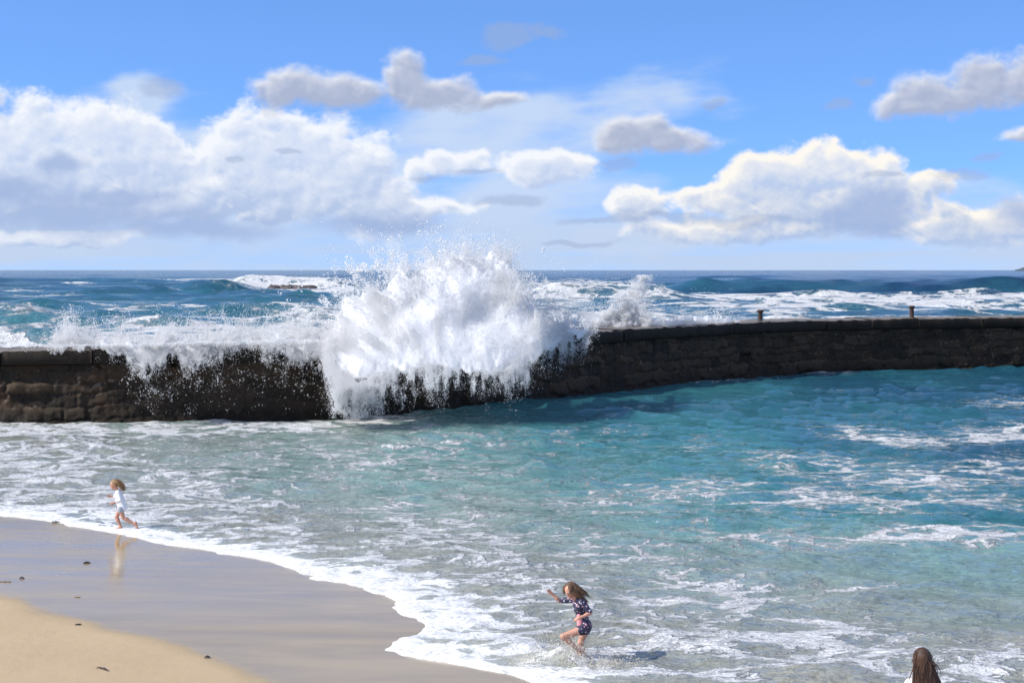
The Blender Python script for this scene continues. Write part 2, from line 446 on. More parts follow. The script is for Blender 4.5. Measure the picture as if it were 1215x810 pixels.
# --- the bay in front of the wall
def build_bay():
    X, Y = fan(9.5, 112, 820, 760, 0.46)
    px, py = proj(X, Y, np.zeros_like(X))
    sd_ = signed_dist(X, Y, shore)
    sd_ = sd_ + (fbm(X * 1.1, Y * 1.1, 4, 5) - 0.5) * 0.75 + (fbm(X * 4, Y * 4, 3, 9) - 0.5) * 0.22
    inw = sstep(0.0, 9.0, sd_)
    z = waves(X, Y, 0.8, 4.0, 40, pi * 0.56, 0.45, 0.030, 3, 0.3) * (0.35 + 0.9 * inw)
    z += waves(X, Y, 4.0, 12.0, 14, pi * 0.56, 0.3, 0.027, 4, 0.3) * inw
    # low incoming ripples that run parallel to the beach
    z += 0.05 * np.exp(-((sd_ - 2.6 - 1.5 * fbm(X * .2, Y * .2, 2, 31)) / 0.5) ** 2) + 0.04 * np.exp(-((sd_ - 6.5 - 2.5 * fbm(X * .2, Y * .2, 2, 33)) / 0.8) ** 2)
    lip = 0.045 * (1 - np.exp(-np.maximum(sd_, 0) / 0.10)) * (0.75 + 0.5 * fbm(X * 3, Y * 3, 3, 12))
    lump = (fbm(X * 2.6, Y * 2.6, 4, 21) - 0.5) * 0.075 * sstep(0.05, 0.6, sd_) * (1 - 0.6 * sstep(1, 12, sd_))
    z = z * sstep(0.0, 1.2, sd_) + lip + lump
    z = np.where(sd_ < 0, np.maximum(sd_ * 0.35, -0.25), z)
    # the water thrown up round the wading child
    gx, gy = unproj(672, 786)[:2]
    g = np.exp(-(((X - gx) / 0.42) ** 2 + ((Y - gy) / 0.45) ** 2))
    z += g * (0.13 + 0.26 * (fbm(X * 6, Y * 6, 4, 44) - 0.5))
    foam = blobsum(px, py, [
        (90, 511, 260, 12, 0.0, 0.80), (330, 506, 120, 9, 0.0, 0.78), (425, 497, 70, 9, 0, 0.8), (40, 560, 190, 55, 0.05, 0.62), (230, 590, 170, 60, 0.1, 0.50), (120, 600, 160, 28, 0.12, 0.72),
        (330, 640, 120, 30, 0.15, 0.60), (430, 545, 240, 55, 0, 0.33), (520, 640, 170, 50, 0.15, 0.50), (470, 690, 110, 36, 0.3, 0.72), (620, 700, 130, 45, 0.2, 0.58), (560, 750, 110, 45, 0.1, 0.86), (640, 790, 130, 30, 0.05, 0.82),
        (730, 600, 120, 18, 0.05, 0.36), (900, 590, 190, 20, 0.06, 0.50), (1050, 520, 80, 10, 0.12, 0.58), (1000, 560, 120, 18, 0.14, 0.44), (1080, 570, 90, 20, 0.10, 0.50), (1190, 516, 70, 12, -0.05, 0.60), (1190, 560, 90, 20, -.05, 0.42), (1110, 598, 150, 14, 0.02, 0.52),
        (1090, 638, 170, 11, -0.01, 0.70), (900, 640, 160, 18, 0.03, 0.38), (700, 655, 160, 30, 0.05, 0.40), (830, 710, 130, 30, -0.05, 0.60), (780, 775, 170, 45, 0, 0.66), (950, 765, 120, 40, 0.05, 0.70), (900, 800, 400, 22, 0, 0.66),
        (1120, 795, 220, 22, 0.03, 0.68), (1010, 700, 70, 12, -0.1, 0.40), (1000, 900, 900, 80, 0, 0.66), (640, 520, 160, 22, 0, 0.20), (980, 441, 40, 3, -0.02, 0.6), (870, 452, 60, 2.5, -0.05, 0.3),
        (1200, 478, 60, 8, 0, 0.35), (820, 530, 90, 14, 0.0, 0.24)])
    foam *= 0.70 + 0.56 * fbm(X * 0.45, Y * 0.22, 4, 17)
    foam = np.maximum(foam, 0.98 * np.exp(-(np.maximum(sd_, 0) / (0.42 + 1.0 * fbm(X * 0.4, Y * 0.4, 2, 51))) ** 2))
    g2 = np.clip(g * 1.3, 0, 1); foam = foam * (1 - g2) + (0.55 + 0.75 * fbm(X * 3.5, Y * 3.5, 3, 46)) * g2
    dep = rbf(px, py, [(0, 520, .14), (0, 580, .12), (200, 530, .30), (200, 600, .16), (420, 510, .34), (330, 570, .34), (330, 630, .10), (560, 520, .55), (520, 580, .40), (520, 650, .18), (480, 700, .06), (560, 740, .04), (700, 500, .80), (700, 560, .62), (700, 620, .38), (650, 690, .15),
                       (860, 480, .86), (860, 540, .66), (860, 610, .60), (860, 680, .30), (760, 760, .08), (1000, 460, 1.0), (1000, 520, .86), (1000, 590, .84), (1000, 660, .36), (1000, 720, .26), (950, 780, .10), (1180, 460, 1.0), (1180, 540, 1.0), (1180, 610, .88), (1180, 670, .42), (1180, 730, .28), (1180, 790, .08), (1100, 900, .02), (300, 680, .02), (700, 460, .85)], 150, 50)
    dep = dep + (fbm(X * 0.25, Y * 0.12, 3, 81) - 0.5) * 0.18
    # keep what lies in front of the wall
    s = s_of_px(px); wl = wpos(s); tg = wtan(s)
    front = (X - wl[..., 0]) * tg[..., 1] - (Y - wl[..., 1]) * tg[..., 0]        # >0 : camera side
    keep = (front > -0.5) & (sd_ > -0.7)
    fk = keep[:-1, :-1] & keep[1:, :-1] & keep[:-1, 1:] & keep[1:, 1:]
    calm = 1 - sstep(0.0, 2.5, sd_)
    V = np.stack([X, Y, z], -1).reshape(-1, 3)
    A = {'foam': foam.ravel(), 'depth': np.clip(dep, 0, 1).ravel(), 'calm': calm.ravel()}
    V, F, A = compact(V, grid_faces(*X.shape, mask=fk), A)
    o = mesh_np('bay_water', V, F, water_material('bay_water', False), attrs=A)
    tag(o, 'shallow turquoise bay water with lacy white foam inside the sea wall', 'water', kind='structure')
build_bay()

# --- the open sea
def build_sea():
    X, Y = fan(52, 30000, 1150, 820, 0.42)
    px, py = proj(X, Y, np.zeros_like(X))
    near = 1 - sstep(500, 2500, Y)
    z = waves(X, Y, 5, 16, 26, pi * 0.54, 0.4, 0.12, 11, 0.5) * (1 - sstep(300, 900, Y))
    z += waves(X, Y, 18, 60, 16, pi * 0.52, 0.22, 0.19, 12, 0.5) * near
    z += (fbm(X * 0.5, Y * 0.5, 4, 14) - 0.5) * 0.35 * (1 - sstep(120, 400, Y))
    def ridge(yc, wf, wb, hgt, x0, x1, soft, wig, seed):
        yy = yc + (fbm(X / 45.0, np.zeros_like(X) + 3.3, 3, seed) - 0.5) * wig
        d = Y - yy
        prof = np.where(d < 0, np.exp(-(d / wf) ** 2), np.exp(-(d / wb) ** 2))
        a = sstep(x0 - soft, x0 + soft, X) * (1 - sstep(x1 - soft, x1 + soft, X))
        return hgt * prof * a * (0.82 + 0.36 * fbm(X / 18.0, Y / 60.0, 3, seed + 1))
    def wx(px_, Yc): return (px_ - PW / 2) / FPX * Yc
    z += ridge(388, 9, 30, 3.2, wx(790, 385), wx(1700, 385), 10, 9, 101)
    z += ridge(349, 3, 6, 1.0, wx(800, 350), wx(1700, 350), 10, 12, 121)
    z += ridge(330, 8, 18, 2.6, wx(625, 330), wx(800, 330), 6, 20, 103)
    z += ridge(420, 8, 20, 3.2, wx(210, 420), wx(290, 420), 8, 20, 105)
    z += ridge(520, 8, 20, 3.4, wx(270, 520), wx(420, 520), 8, 30, 107)
    z += ridge(185, 5, 14, 1.5, wx(-60, 185), wx(60, 185), 5, 14, 109)
    z += ridge(215, 6, 14, 1.2, wx(240, 215), wx(420, 215), 7, 20, 111)
    z += ridge(700, 12, 30, 2.2, wx(-200, 700), wx(200, 700), 20, 60, 115)
    foam = blobsum(px, py, [
        (300, 335, 75, 3.2, 0.02, 0.95), (275, 340, 30, 3, 0.1, 1.0), (335, 341, 90, 5.0, 0.0, 0.95), (380, 345, 60, 3, 0, 0.85), (240, 332, 60, 1.6, -0.01, 0.7),
        (690, 341, 80, 7, 0.02, 0.85), (660, 356, 60, 12, 0.0, 0.72), (760, 352, 70, 7, 0.0, 0.66), (730, 346, 90, 4, 0, 0.8),
        (960, 356, 130, 5.5, 0.0, 0.92), (1100, 357, 160, 5.5, 0.0, 0.86), (870, 353, 80, 4, 0, 0.9), (1000, 363, 260, 6, 0.0, 0.84), (1200, 356, 90, 4.2, 0, 0.92), (930, 370, 60, 4, 0, .6), (1100, 378, 180, 3.5, 0, 0.8), (1180, 370, 90, 2.5, 0, 0.55), (950, 380, 110, 4, 0, .85),
        (20, 374, 60, 5, 0.1, 0.66), (30, 400, 150, 12, 0.0, 0.76), (60, 412, 300, 6, 0, 0.95), (60, 351, 40, 1.6, -0.02, .6), (90, 338, 20, 1.5, 0, .7), (20, 345, 30, 1.4, 0, .6), (260, 366, 60, 3, 0.02, .62), (275, 365, 14, 4, 0, .9), (130, 370, 60, 2, -0.05, .5), (130, 362, 50, 1.5, 0, .5), (200, 362, 24, 1.4, 0, .62), (360, 362, 30, 1.5, 0, .6), (330, 372, 60, 2, 0.02, .5),
        (120, 334, 60, 1.0, 0, .5), (690, 331, 30, 1.2, 0, .5), (820, 345, 60, 2, .05, .6), (300, 395, 300, 16, 0, 0.75), (600, 385, 300, 22, 0, 0.75)])
    foam *= 0.8 + 0.4 * fbm(X * 0.06, Y * 0.03, 3, 61)
    foam *= np.where(px > 790, sstep(350.0, 351.2, py + 1.6 * fbm(X / 6, Y * 0, 3, 67) - 0.8), 1)
    foam *= np.where(py < 331, 0.3, 1)
    crest = sstep(0.45, 1.0, z) * (1 - sstep(1.6, 2.4, z))
    foam = np.maximum(foam, 0.50 * crest * sstep(0.60, 0.76, fbm(X / 16, Y / 34, 3, 63)) * (1 - sstep(600, 1600, Y)))
    dep = rbf(px, py, [(0, 330, .70), (0, 350, .55), (0, 390, .12), (200, 340, .6), (200, 370, .32), (200, 400, .2), (400, 330, .75), (400, 360, .4), (400, 380, .3), (640, 330, .95), (640, 365, .4), (900, 325, 1.0), (900, 343, 1.0), (900, 372, .5), (1150, 325, 1.0), (1150, 343, 1.0), (1150, 375, .6), (760, 365, .45)], 160, 18)
    s = s_of_px(px); wl = wpos(s); tg = wtan(s)
    front = (X - wl[..., 0]) * tg[..., 1] - (Y - wl[..., 1]) * tg[..., 0]
    keep = front < -2.0
    fk = keep[:-1, :-1] & keep[1:, :-1] & keep[:-1, 1:] & keep[1:, 1:]
    V = np.stack([X, Y, z], -1).reshape(-1, 3)
    A = {'foam': foam.ravel(), 'depth': np.clip(dep, 0, 1).ravel()}
    V, F, A = compact(V, grid_faces(*X.shape, mask=fk), A)
    o = mesh_np('sea', V, F, water_material('sea_water', True), attrs=A)
    tag(o, 'open blue sea with breaking white swell out to the horizon', 'sea', kind='structure')
build_sea()

# ------------------------------------------------------------------ beach sand (one sheet that also runs under the bay)
wet_px = [(-900, 690), (-300, 700), (0, 716), (40, 724), (75, 741), (130, 754), (190, 767), (250, 786), (300, 806), (360, 835), (480, 900), (700, 1040), (1200, 1300), (2500, 1900)]
wet_line = chaikin(np.array([unproj(*p)[:2] for p in wet_px]), 2)
def build_sand():
    xs = np.r_[-90, -60, -45, np.linspace(-34, 14, 560), np.linspace(15, 60, 30), 90]
    ys = np.r_[-40, -20, -5, np.linspace(2, 14, 30), np.linspace(14.1, 48, 620), np.linspace(50, 70, 16)]
    Yg, Xg = np.meshgrid(ys, xs, indexing='ij')
    s = signed_dist(Xg, Yg, shore)
    w = signed_dist(Xg, Yg, wet_line)
    z = np.where(s < 0, -s * 0.022, np.maximum(-s * 0.12, -1.6))
    z += np.maximum(-w, 0) * 0.012
    z += (fbm(Xg * 0.5, Yg * 0.5, 3, 200) - 0.5) * 0.02 * sstep(0, 2, -s) + (fbm(Xg * 3.0, Yg * 3.0, 4, 201) - 0.5) * 0.006 * sstep(0.0, 1.5, -w)
    ww = w + (fbm(Xg * 0.8, Yg * 0.8, 4, 210) - 0.5) * 0.6 + 0.12
    wet = sstep(-0.35, 0.35, ww)
    m, T, B = material('beach_sand')
    pos = T.new('ShaderNodeNewGeometry').outputs['Position']
    v2 = T.v('MULTIPLY', pos, (1, 1, 0))
    wa = T.attr('wet')
    grain = T.noise(v2, 60, 3, 0.7); big = T.noise(v2, 0.7, 4, 0.55)
    streak = T.noise(T.mapv(v2, rot=(0, 0, 0.32), scale=(0.3, 1.3, 1)), 1.0, 6, 0.62, 'Fac', 0.6)
    dry = T.mix(big, (0.440, 0.320, 0.190), (0.520, 0.390, 0.240))
    dry = T.mix(T.ss(grain, 0.3, 0.7, 0, 0.35), dry, (0.272, 0.2, 0.128))
    wetc = T.mix(T.ss(streak, 0.3, 0.7), (0.335, 0.246, 0.112), (0.41, 0.306, 0.150))
    wetc = T.mix(T.ss(grain, 0.35, 0.75, 0, 0.25), wetc, (0.16, 0.124, 0.096))
    T.set(B.inputs['Base Color'], T.mix(wa, dry, wetc))
    r = T.ss(streak, 0.3, 0.75, 0.06, 0.22)
    T.set(B.inputs['Roughness'], T.add(T.mul(wa, r), T.mul(T.sub(1.0, wa), 0.9)))
    T.set(B.inputs['Specular IOR Level'], T.ss(wa, 0.0, 1.0, 0.2, 0.35))
    hb = T.add(T.mul(T.mul(grain, T.ss(wa, 0, 1, 1.0, 0.05)), 0.006), T.mul(T.mul(streak, wa), 0.006))
    hb = T.add(hb, T.mul(T.mul(T.noise(v2, 5, 4, 0.6), T.sub(1.0, wa)), 0.012))
    T.set(B.inputs['Normal'], T.bump(hb, 1.0, 0.8))
    V = np.stack([Xg, Yg, z], -1).reshape(-1, 3)
    o = mesh_np('beach_sand', V, grid_faces(*Xg.shape), m, attrs={'wet': wet.ravel()})
    tag(o, 'sandy beach, pale and dry in the corner, grey and glossy wet by the water', 'beach', kind='structure')
    return lambda x, y: 0
build_sand()
def sand_z(x, y):
    a, b = np.array([float(x)]), np.array([float(y)])
    s = signed_dist(a, b, shore)[0]; w = signed_dist(a, b, wet_line)[0]
    return (-s * 0.022 if s < 0 else max(-s * 0.12, -1.6)) + max(-w, 0) * 0.012

# ------------------------------------------------------------------ sea wall
def build_wall():
    root = empty('sea_wall', (float(wpos(WLEN / 2)[0]), float(wpos(WLEN / 2)[1]), 0), 'long dark wet stone sea wall curving across the bay', 'sea wall')
    off = np.array(root.location)
    m, T, B = material('wet_masonry')
    pos = T.new('ShaderNodeNewGeometry').outputs['Position']
    blk, jt, hz = T.attr('block'), T.attr('joint'), T.attr('height')
    n1 = T.noise(pos, 1.1, 5, 0.6); n2 = T.noise(pos, 7, 6, 0.7); n3 = T.noise(T.mapv(pos, scale=(1, 1, 0.3)), 2.5, 5, 0.65)
    c = T.mix(blk, (0.012, 0.0095, 0.0075), (0.062, 0.043, 0.027))
    c = T.mix(T.ss(n1, 0.45, 0.7, 0, 0.7), c, (0.060, 0.032, 0.016))
    c = T.mix(T.ss(n3, 0.5, 0.72, 0, 0.6), c, (0.014, 0.017, 0.008))
    c = T.mix(T.ss(n2, 0.42, 0.75, 0, 0.55), c, (0.080, 0.068, 0.052))
    lime = T.mul(T.ss(n2, 0.50, 0.62), T.ss(n1, 0.48, 0.6))
    c = T.mix(T.mul(T.mul(lime, jt), 0.65), c, (0.26, 0.23, 0.20))
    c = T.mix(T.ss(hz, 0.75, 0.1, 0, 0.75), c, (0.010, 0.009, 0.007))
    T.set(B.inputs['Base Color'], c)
    T.set(B.inputs['Roughness'], T.ss(n2, 0.3, 0.7, 0.45, 0.8))
    B.inputs['Specular IOR Level'].default_value = 0.12
    T.set(B.inputs['Normal'], T.bump(T.add(n2, T.mul(T.noise(pos, 22, 3, 0.6), 0.4)), 0.05, 0.9))
    # block pattern
    r = np.random.default_rng(5)
    ds = 0.055
    S = np.arange(0, WLEN, ds)
    edges = [-1.2]
    while edges[-1] < 2.3: edges.append(edges[-1] + r.uniform(0.36, 0.74))
    edges = np.array(edges)
    Zr = np.linspace(0, 1, 64)
    Sg, Tg = np.meshgrid(S, Zr, indexing='ij')
    top = wall_top(Sg) - 0.56
    Zg = -1.2 + Tg * (top + 1.2)
    Zw = Zg + (fbm(Sg * 0.35, Zg * 0.2, 3, 300) - 0.5) * 0.5 + (fbm(Sg * 1.7, Zg * 1.4, 3, 307) - 0.5) * 0.35
    Sw = Sg + (fbm(Sg * 1.5, Zg * 2.0, 3, 301) - 0.5) * 0.55
    row = np.clip(np.searchsorted(edges, Zw) - 1, 0, len(edges) - 2)
    e0, e1 = edges[row], edges[row + 1]
    dz = np.minimum(Zw - e0, e1 - Zw)
    bid = np.zeros_like(Sg); dsx = np.full_like(Sg, 9.0)
    for k in range(len(edges) - 1):
        cuts = [-1.0]
        while cuts[-1] < WLEN + 2: cuts.append(cuts[-1] + r.uniform(0.5, 2.0))
        cuts = np.array(cuts); mk = row == k
        j = np.clip(np.searchsorted(cuts, Sw[mk]) - 1, 0, len(cuts) - 2)
        bid[mk] = k * 977 + j
        dsx[mk] = np.minimum(Sw[mk] - cuts[j], cuts[j + 1] - Sw[mk])
    rb = _hash(bid.astype(np.int64), (bid * 0).astype(np.int64), 9)
    e = np.minimum(np.maximum(dz, 0), np.maximum(dsx, 0))
    bulge = sstep(0.0, 0.07, e)
    out = (bulge - 1) * 0.075 + (rb - 0.5) * 0.12 * bulge + (fbm(Sg * 2.5, Zg * 2.5, 5, 303) - 0.5) * 0.22
    out += np.where(_hash(bid.astype(np.int64), (bid * 0 + 3).astype(np.int64), 2) < 0.05, -0.14, 0.0) * bulge
    out += 0.30 * np.exp(-np.maximum(Zg + 0.1, 0) / 0.30) * (0.4 + 1.1 * fbm(Sg * 0.7, Zg, 3, 305))      # ragged foot
    batter = (top + 0.56 - Zg) * 0.06
    P = wpos(S)[:, None, :] ; t = wtan(S)[:, None, :]
    nrm = np.stack([t[..., 1], -t[..., 0]], -1)
    o = -0.18 + out + batter
    xy = P + nrm * o[..., None]
    V = np.concatenate([xy, Zg[..., None]], -1)
    nv = V.shape[0] * V.shape[1]
    # back of the wall closes the body
    WT = 3.2
    back_top = np.concatenate([wpos(S) - wtan(S)[:, ::-1] * np.array([1, -1]) * WT, (wall_top(S) - 0.56)[:, None]], 1)
    back_bot = back_top.copy(); back_bot[:, 2] = -1.6
    n = len(S)
    Vb = V.reshape(-1, 3)
    Vall = np.vstack([Vb, back_top, back_bot])
    F = grid_faces(n, len(Zr))
    i = np.arange(n - 1)
    ftop = i * len(Zr) + len(Zr) - 1
    Ftop = np.stack([ftop, ftop + len(Zr), nv + i + 1, nv + i], -1)
    Fback = np.stack([nv + i, nv + i + 1, nv + n + i + 1, nv + n + i], -1)
    Vall = Vall - off
    A = {'block': np.r_[rb.ravel(), np.full(2 * n, .5)], 'joint': np.r_[(1 - sstep(0, 0.09, e)).ravel(), np.zeros(2 * n)], 'height': np.r_[Zg.ravel(), np.full(2 * n, 1.)]}
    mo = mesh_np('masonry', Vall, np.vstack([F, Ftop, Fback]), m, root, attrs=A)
    # coping: long cast blocks with joints
    mc, T, B = material('coping_concrete')
    g = T.new('ShaderNodeNewGeometry'); pos = g.outputs['Position']
    n1 = T.noise(pos, 1.3, 5, 0.6); n2 = T.noise(pos, 9, 5, 0.65)
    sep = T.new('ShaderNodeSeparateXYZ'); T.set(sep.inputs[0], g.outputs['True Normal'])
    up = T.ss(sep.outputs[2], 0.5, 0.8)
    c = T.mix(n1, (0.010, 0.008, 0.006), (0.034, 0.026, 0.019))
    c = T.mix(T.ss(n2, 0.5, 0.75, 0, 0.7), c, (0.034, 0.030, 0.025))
    sunlit_top = T.mix(n2, (0.13, 0.115, 0.10), (0.24, 0.215, 0.19))  # pale concrete for upward faces, the sunlit look of the top put into the colour
    c = T.mix(T.mul(up, 0.9), c, sunlit_top)
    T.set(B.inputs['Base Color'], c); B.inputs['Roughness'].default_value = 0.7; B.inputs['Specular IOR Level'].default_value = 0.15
    T.set(B.inputs['Normal'], T.bump(n2, 0.03, 0.9))
    r = np.random.default_rng(12)
    cuts = [0.0]
    while cuts[-1] < WLEN: cuts.append(cuts[-1] + r.uniform(2.6, 4.6))
    VV, FF, base = [], [], 0
    prof = [(-0.1, -0.56), (0.02, -0.54), (0.05, -0.50), (0.05, -0.05), (0.0, 0.0), (-0.6, 0.01), (-1.6, 0.03), (-2.9, 0.01), (-WT, -0.05), (-WT, -0.56)]
    for c0, c1 in zip(cuts[:-1], cuts[1:]):
        c1 = min(c1, WLEN)
        if c1 - c0 < 0.4: continue
        g0, g1 = c0 + r.uniform(0.01, 0.035), c1 - r.uniform(0.01, 0.035)
        dh, do = r.normal() * 0.02, r.normal() * 0.02
        ns = max(3, int((g1 - g0) / 0.12))
        s = np.linspace(g0, g1, ns); p = wpos(s); t = wtan(s); nn = np.stack([t[:, 1], -t[:, 0]], -1); tp = wall_top(s)
        G = np.zeros((ns, len(prof), 3))
        for k, (a, b) in enumerate(prof):
            rough = (fbm(s * 2.3, s * 0 + k * 1.7, 3, 311 + k) - 0.5)
            G[:, k, :2] = p + nn * (a + do + rough * 0.05)[:, None]
            G[:, k, 2] = tp + dh + b + rough * 0.09 * (b > -0.3)
        chip = r.uniform(0.0, 0.07); G[0, 3:5, 2] -= chip; G[-1, 3:5, 2] -= r.uniform(0, 0.07)
        VV.append(G.reshape(-1, 3)); FF.append(grid_faces(ns, len(prof)) + base)
        # end caps as quads fan
        for e_, fl in ((0, 1), (ns - 1, 0)):
            idx = base + e_ * len(prof) + np.arange(len(prof))
            for a in range(4):
                q = [idx[a], idx[a + 1], idx[-2 - a], idx[-1 - a]]
                FF.append(np.array([q if fl else q[::-1]]))
        base += ns * len(prof)
    Vc = np.vstack(VV) - off
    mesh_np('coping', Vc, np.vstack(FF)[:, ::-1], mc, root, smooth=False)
build_wall()

# ------------------------------------------------------------------ mooring posts on the wall
def lathe(prof, n=24):
    V = []; F = []
    for r, z in prof:
        for k in range(n):
            a = 2 * pi * k / n; V.append((r * math.cos(a), r * math.sin(a), z))
    m = len(prof)
    for i in range(m - 1):
        for k in range(n):
            F.append((i * n + k, i * n + (k + 1) % n, (i + 1) * n + (k + 1) % n, (i + 1) * n + k))
    return np.array(V), np.array(F)
rust = simple('rusty_iron', (0.045, 0.024, 0.016), 0.8, 0.6, 14, 0.012)
for px_, lab, hh, tilt in ((902, 'squat rusty iron mooring post on the sea wall nearer the splash', 0.62, 0.03), (1082, 'taller rusty iron mooring post on the sea wall farther from the splash', 0.70, -0.02)):
    s = float(s_of_px(px_))
    for _ in range(12):
        p = wpos(s); t = wtan(s); q = p - np.array([t[1], -t[0]]) * 0.9
        s += (px_ - (PW / 2 + FPX * q[0] / q[1])) * 0.03
    root = empty('mooring_post', (float(q[0]), float(q[1]), float(wall_top(s)) + 0.0), lab, 'mooring post', 'rusty mooring posts on the sea wall')
    V, F = lathe([(0.0, -0.02), (0.19, -0.02), (0.19, 0.03), (0.14, 0.05), (0.125, 0.12), (0.12, hh - 0.16), (0.13, hh - 0.13)])
    o = mesh_np('post_shaft', V, F, rust, root); 
    V, F = lathe([(0.125, hh - 0.135), (0.17, hh - 0.12), (0.185, hh - 0.07), (0.18, hh - 0.03), (0.13, hh), (0.0, hh + 0.01)])
    c = mesh_np('post_cap', V, F, rust, root)
    root.rotation_euler = (0, tilt, 0.3)

# ------------------------------------------------------------------ offshore rocks in the surf, headland on the horizon
def rock(name, x, y, z, sx, sy, sz, seed, mat, label, cat, group=None):
    nu, nv = 26, 14
    V = []
    for i in range(nv + 1):
        th = pi * i / nv
        for j in range(nu):
            ph = 2 * pi * j / nu
            d = np.array([math.sin(th) * math.cos(ph), math.sin(th) * math.sin(ph), math.cos(th)])
            k = 0.65 + 0.75 * fbm(np.array([d[0] * 1.6 + d[2] + seed]), np.array([d[1] * 1.6 + seed]), 4, seed)[0]
            V.append((d[0] * sx * k, d[1] * sy * k, d[2] * sz * (0.25 + 1.1 * k * k * k)))
    F = [(i * nu + j, (i + 1) * nu + j, (i + 1) * nu + (j + 1) % nu, i * nu + (j + 1) % nu) for i in range(nv) for j in range(nu)]
    o = mesh_np(name, np.array(V), np.array(F), mat, smooth=False)
    o.location = (x, y, z)
    return tag(o, label, cat, group)
rockm = simple('dark_rock', (0.07, 0.055, 0.05), 0.7, 0.4, 1.5, 0.1)
for (px_, Yc, sx, h, lab) in ((362, 480, 3.2, 1.9, 'largest dark reef rock in the surf, right one of the trio'), (343, 485, 2.2, 1.5, 'low dark reef rock in the surf, middle one of the trio'), (326, 490, 1.6, 1.4, 'smallest dark reef rock in the surf, left one of the trio')):
    rock('reef_rock', (px_ - PW / 2) / FPX * Yc, Yc, 0.2, sx * 1.1, 2.5, h * 0.45, int(px_), rockm, lab, 'rock', 'dark reef rocks in the surf')
hl = simple('far_land', (0.05, 0.07, 0.09), 0.9, 0.2, 0.01)
rock('headland', (1232 - PW / 2) / FPX * 7000, 7000, -2, 80, 120, 17, 77, hl, 'tiny dark island on the horizon at the picture edge', 'island')['kind'] = 'structure'

# ------------------------------------------------------------------ spray: clouds of small drops of white water
def spray_material(name, col=(0.985, 0.987, 0.99)):
    m = bpy.data.materials.new(name); m.use_nodes = True
    T = NT(m.node_tree); T.n.clear()
    out = T.new('ShaderNodeOutputMaterial')
    pos = T.new('ShaderNodeNewGeometry').outputs['Position']
    c = T.mix(T.noise(pos, 9, 2, 0.5), tuple(x * 0.96 for x in col), tuple(min(1, x * 1.03) for x in col))
    d = T.new('ShaderNodeBsdfDiffuse'); t = T.new('ShaderNodeBsdfTranslucent')
    T.set(d.inputs['Color'], c); T.set(t.inputs['Color'], c)
    mx = T.new('ShaderNodeMixShader'); mx.inputs[0].default_value = 0.52
    T.l.new(d.outputs[0], mx.inputs[1]); T.l.new(t.outputs[0], mx.inputs[2]); T.l.new(mx.outputs[0], out.inputs[0])
    return m
SPRAY = spray_material('white_spray')
def core_material():
    m = bpy.data.materials.new('white_water'); m.use_nodes = True
    T = NT(m.node_tree); T.n.clear()
    pos = T.new('ShaderNodeNewGeometry').outputs['Position']
    n1 = T.noise(pos, 2.2, 6, 0.65); n2 = T.noise(T.mapv(pos, scale=(1, 1, 0.5)), 14, 4, 0.7)
    nrm = T.bump(T.add(T.mul(n1, 0.14), T.mul(n2, 0.05)), 1.0, 0.6)
    d = T.new('ShaderNodeBsdfDiffuse'); t = T.new('ShaderNodeBsdfTranslucent')
    for b in (d, t): b.inputs['Color'].default_value = (0.985, 0.987, 0.99, 1); T.set(b.inputs['Normal'], nrm)
    mx = T.new('ShaderNodeMixShader'); mx.inputs[0].default_value = 0.38
    out = T.new('ShaderNodeOutputMaterial')
    T.l.new(d.outputs[0], mx.inputs[1]); T.l.new(t.outputs[0], mx.inputs[2]); T.l.new(mx.outputs[0], out.inputs[0])
    return m
CORE = core_material()

def drops_mesh(name, C, R, mat, label, cat, seed=1, elong=None):
    """one mesh of small irregular tetrahedral drops"""
    r = np.random.default_rng(seed); n = len(C)
    base = np.array([(1, 1, 1), (1, -1, -1), (-1, 1, -1), (-1, -1, 1)]) / math.sqrt(3)
    q = r.normal(size=(n, 4)); q /= np.linalg.norm(q, axis=1, keepdims=True)
    w, x, y, z = q.T
    M = np.stack([1 - 2 * (y * y + z * z), 2 * (x * y - z * w), 2 * (x * z + y * w), 2 * (x * y + z * w), 1 - 2 * (x * x + z * z), 2 * (y * z - x * w), 2 * (x * z - y * w), 2 * (y * z + x * w), 1 - 2 * (x * x + y * y)], -1).reshape(n, 3, 3)
    P = np.einsum('nij,kj->nki', M, base)
    P *= (R[:, None] * r.uniform(0.7, 1.3, (n, 4)))[..., None]
    if elong is not None: P += np.einsum('nki,ni->nk', P, elong)[..., None] * elong[:, None, :] * 1.4
    V = (C[:, None, :] + P).reshape(-1, 3)
    org = C.mean(0); org = np.array([org[0], org[1], C[:, 2].min()])
    f = np.array([(0, 1, 2), (0, 3, 1), (0, 2, 3), (1, 3, 2)])
    F = (np.arange(n)[:, None, None] * 4 + f[None]).reshape(-1, 3)
    o = mesh_np(name, V - org, F, mat, smooth=False)
    o.location = org
    return tag(o, label, cat, kind='stuff')

def place(px, py, dep):
    """photo position + distance behind the wall's front line -> world"""
    s = s_of_px(px); w = wpos(s); Yc = w[:, 1] + dep
    dx, dz = px - PW / 2, PH / 2 - py
    wy, wz = FPX * cp + dz * sp, -FPX * sp + dz * cp
    t = Yc / wy
    return np.stack([dx * t, Yc, H + wz * t], -1)

def polyf(px, pts):
    p = np.array(pts, float); return np.interp(px, p[:, 0], p[:, 1])

def sample_spray(n, x0, x1, y0, y1, dens, seed):
    r = np.random.default_rng(seed); got = []; c = 0
    while c < n:
        x = r.uniform(x0, x1, 400000); y = r.uniform(y0, y1, 400000)
        k = r.random(400000) < dens(x, y)
        got.append(np.stack([x[k], y[k]], -1)); c += k.sum()
    return np.vstack(got)[:n]

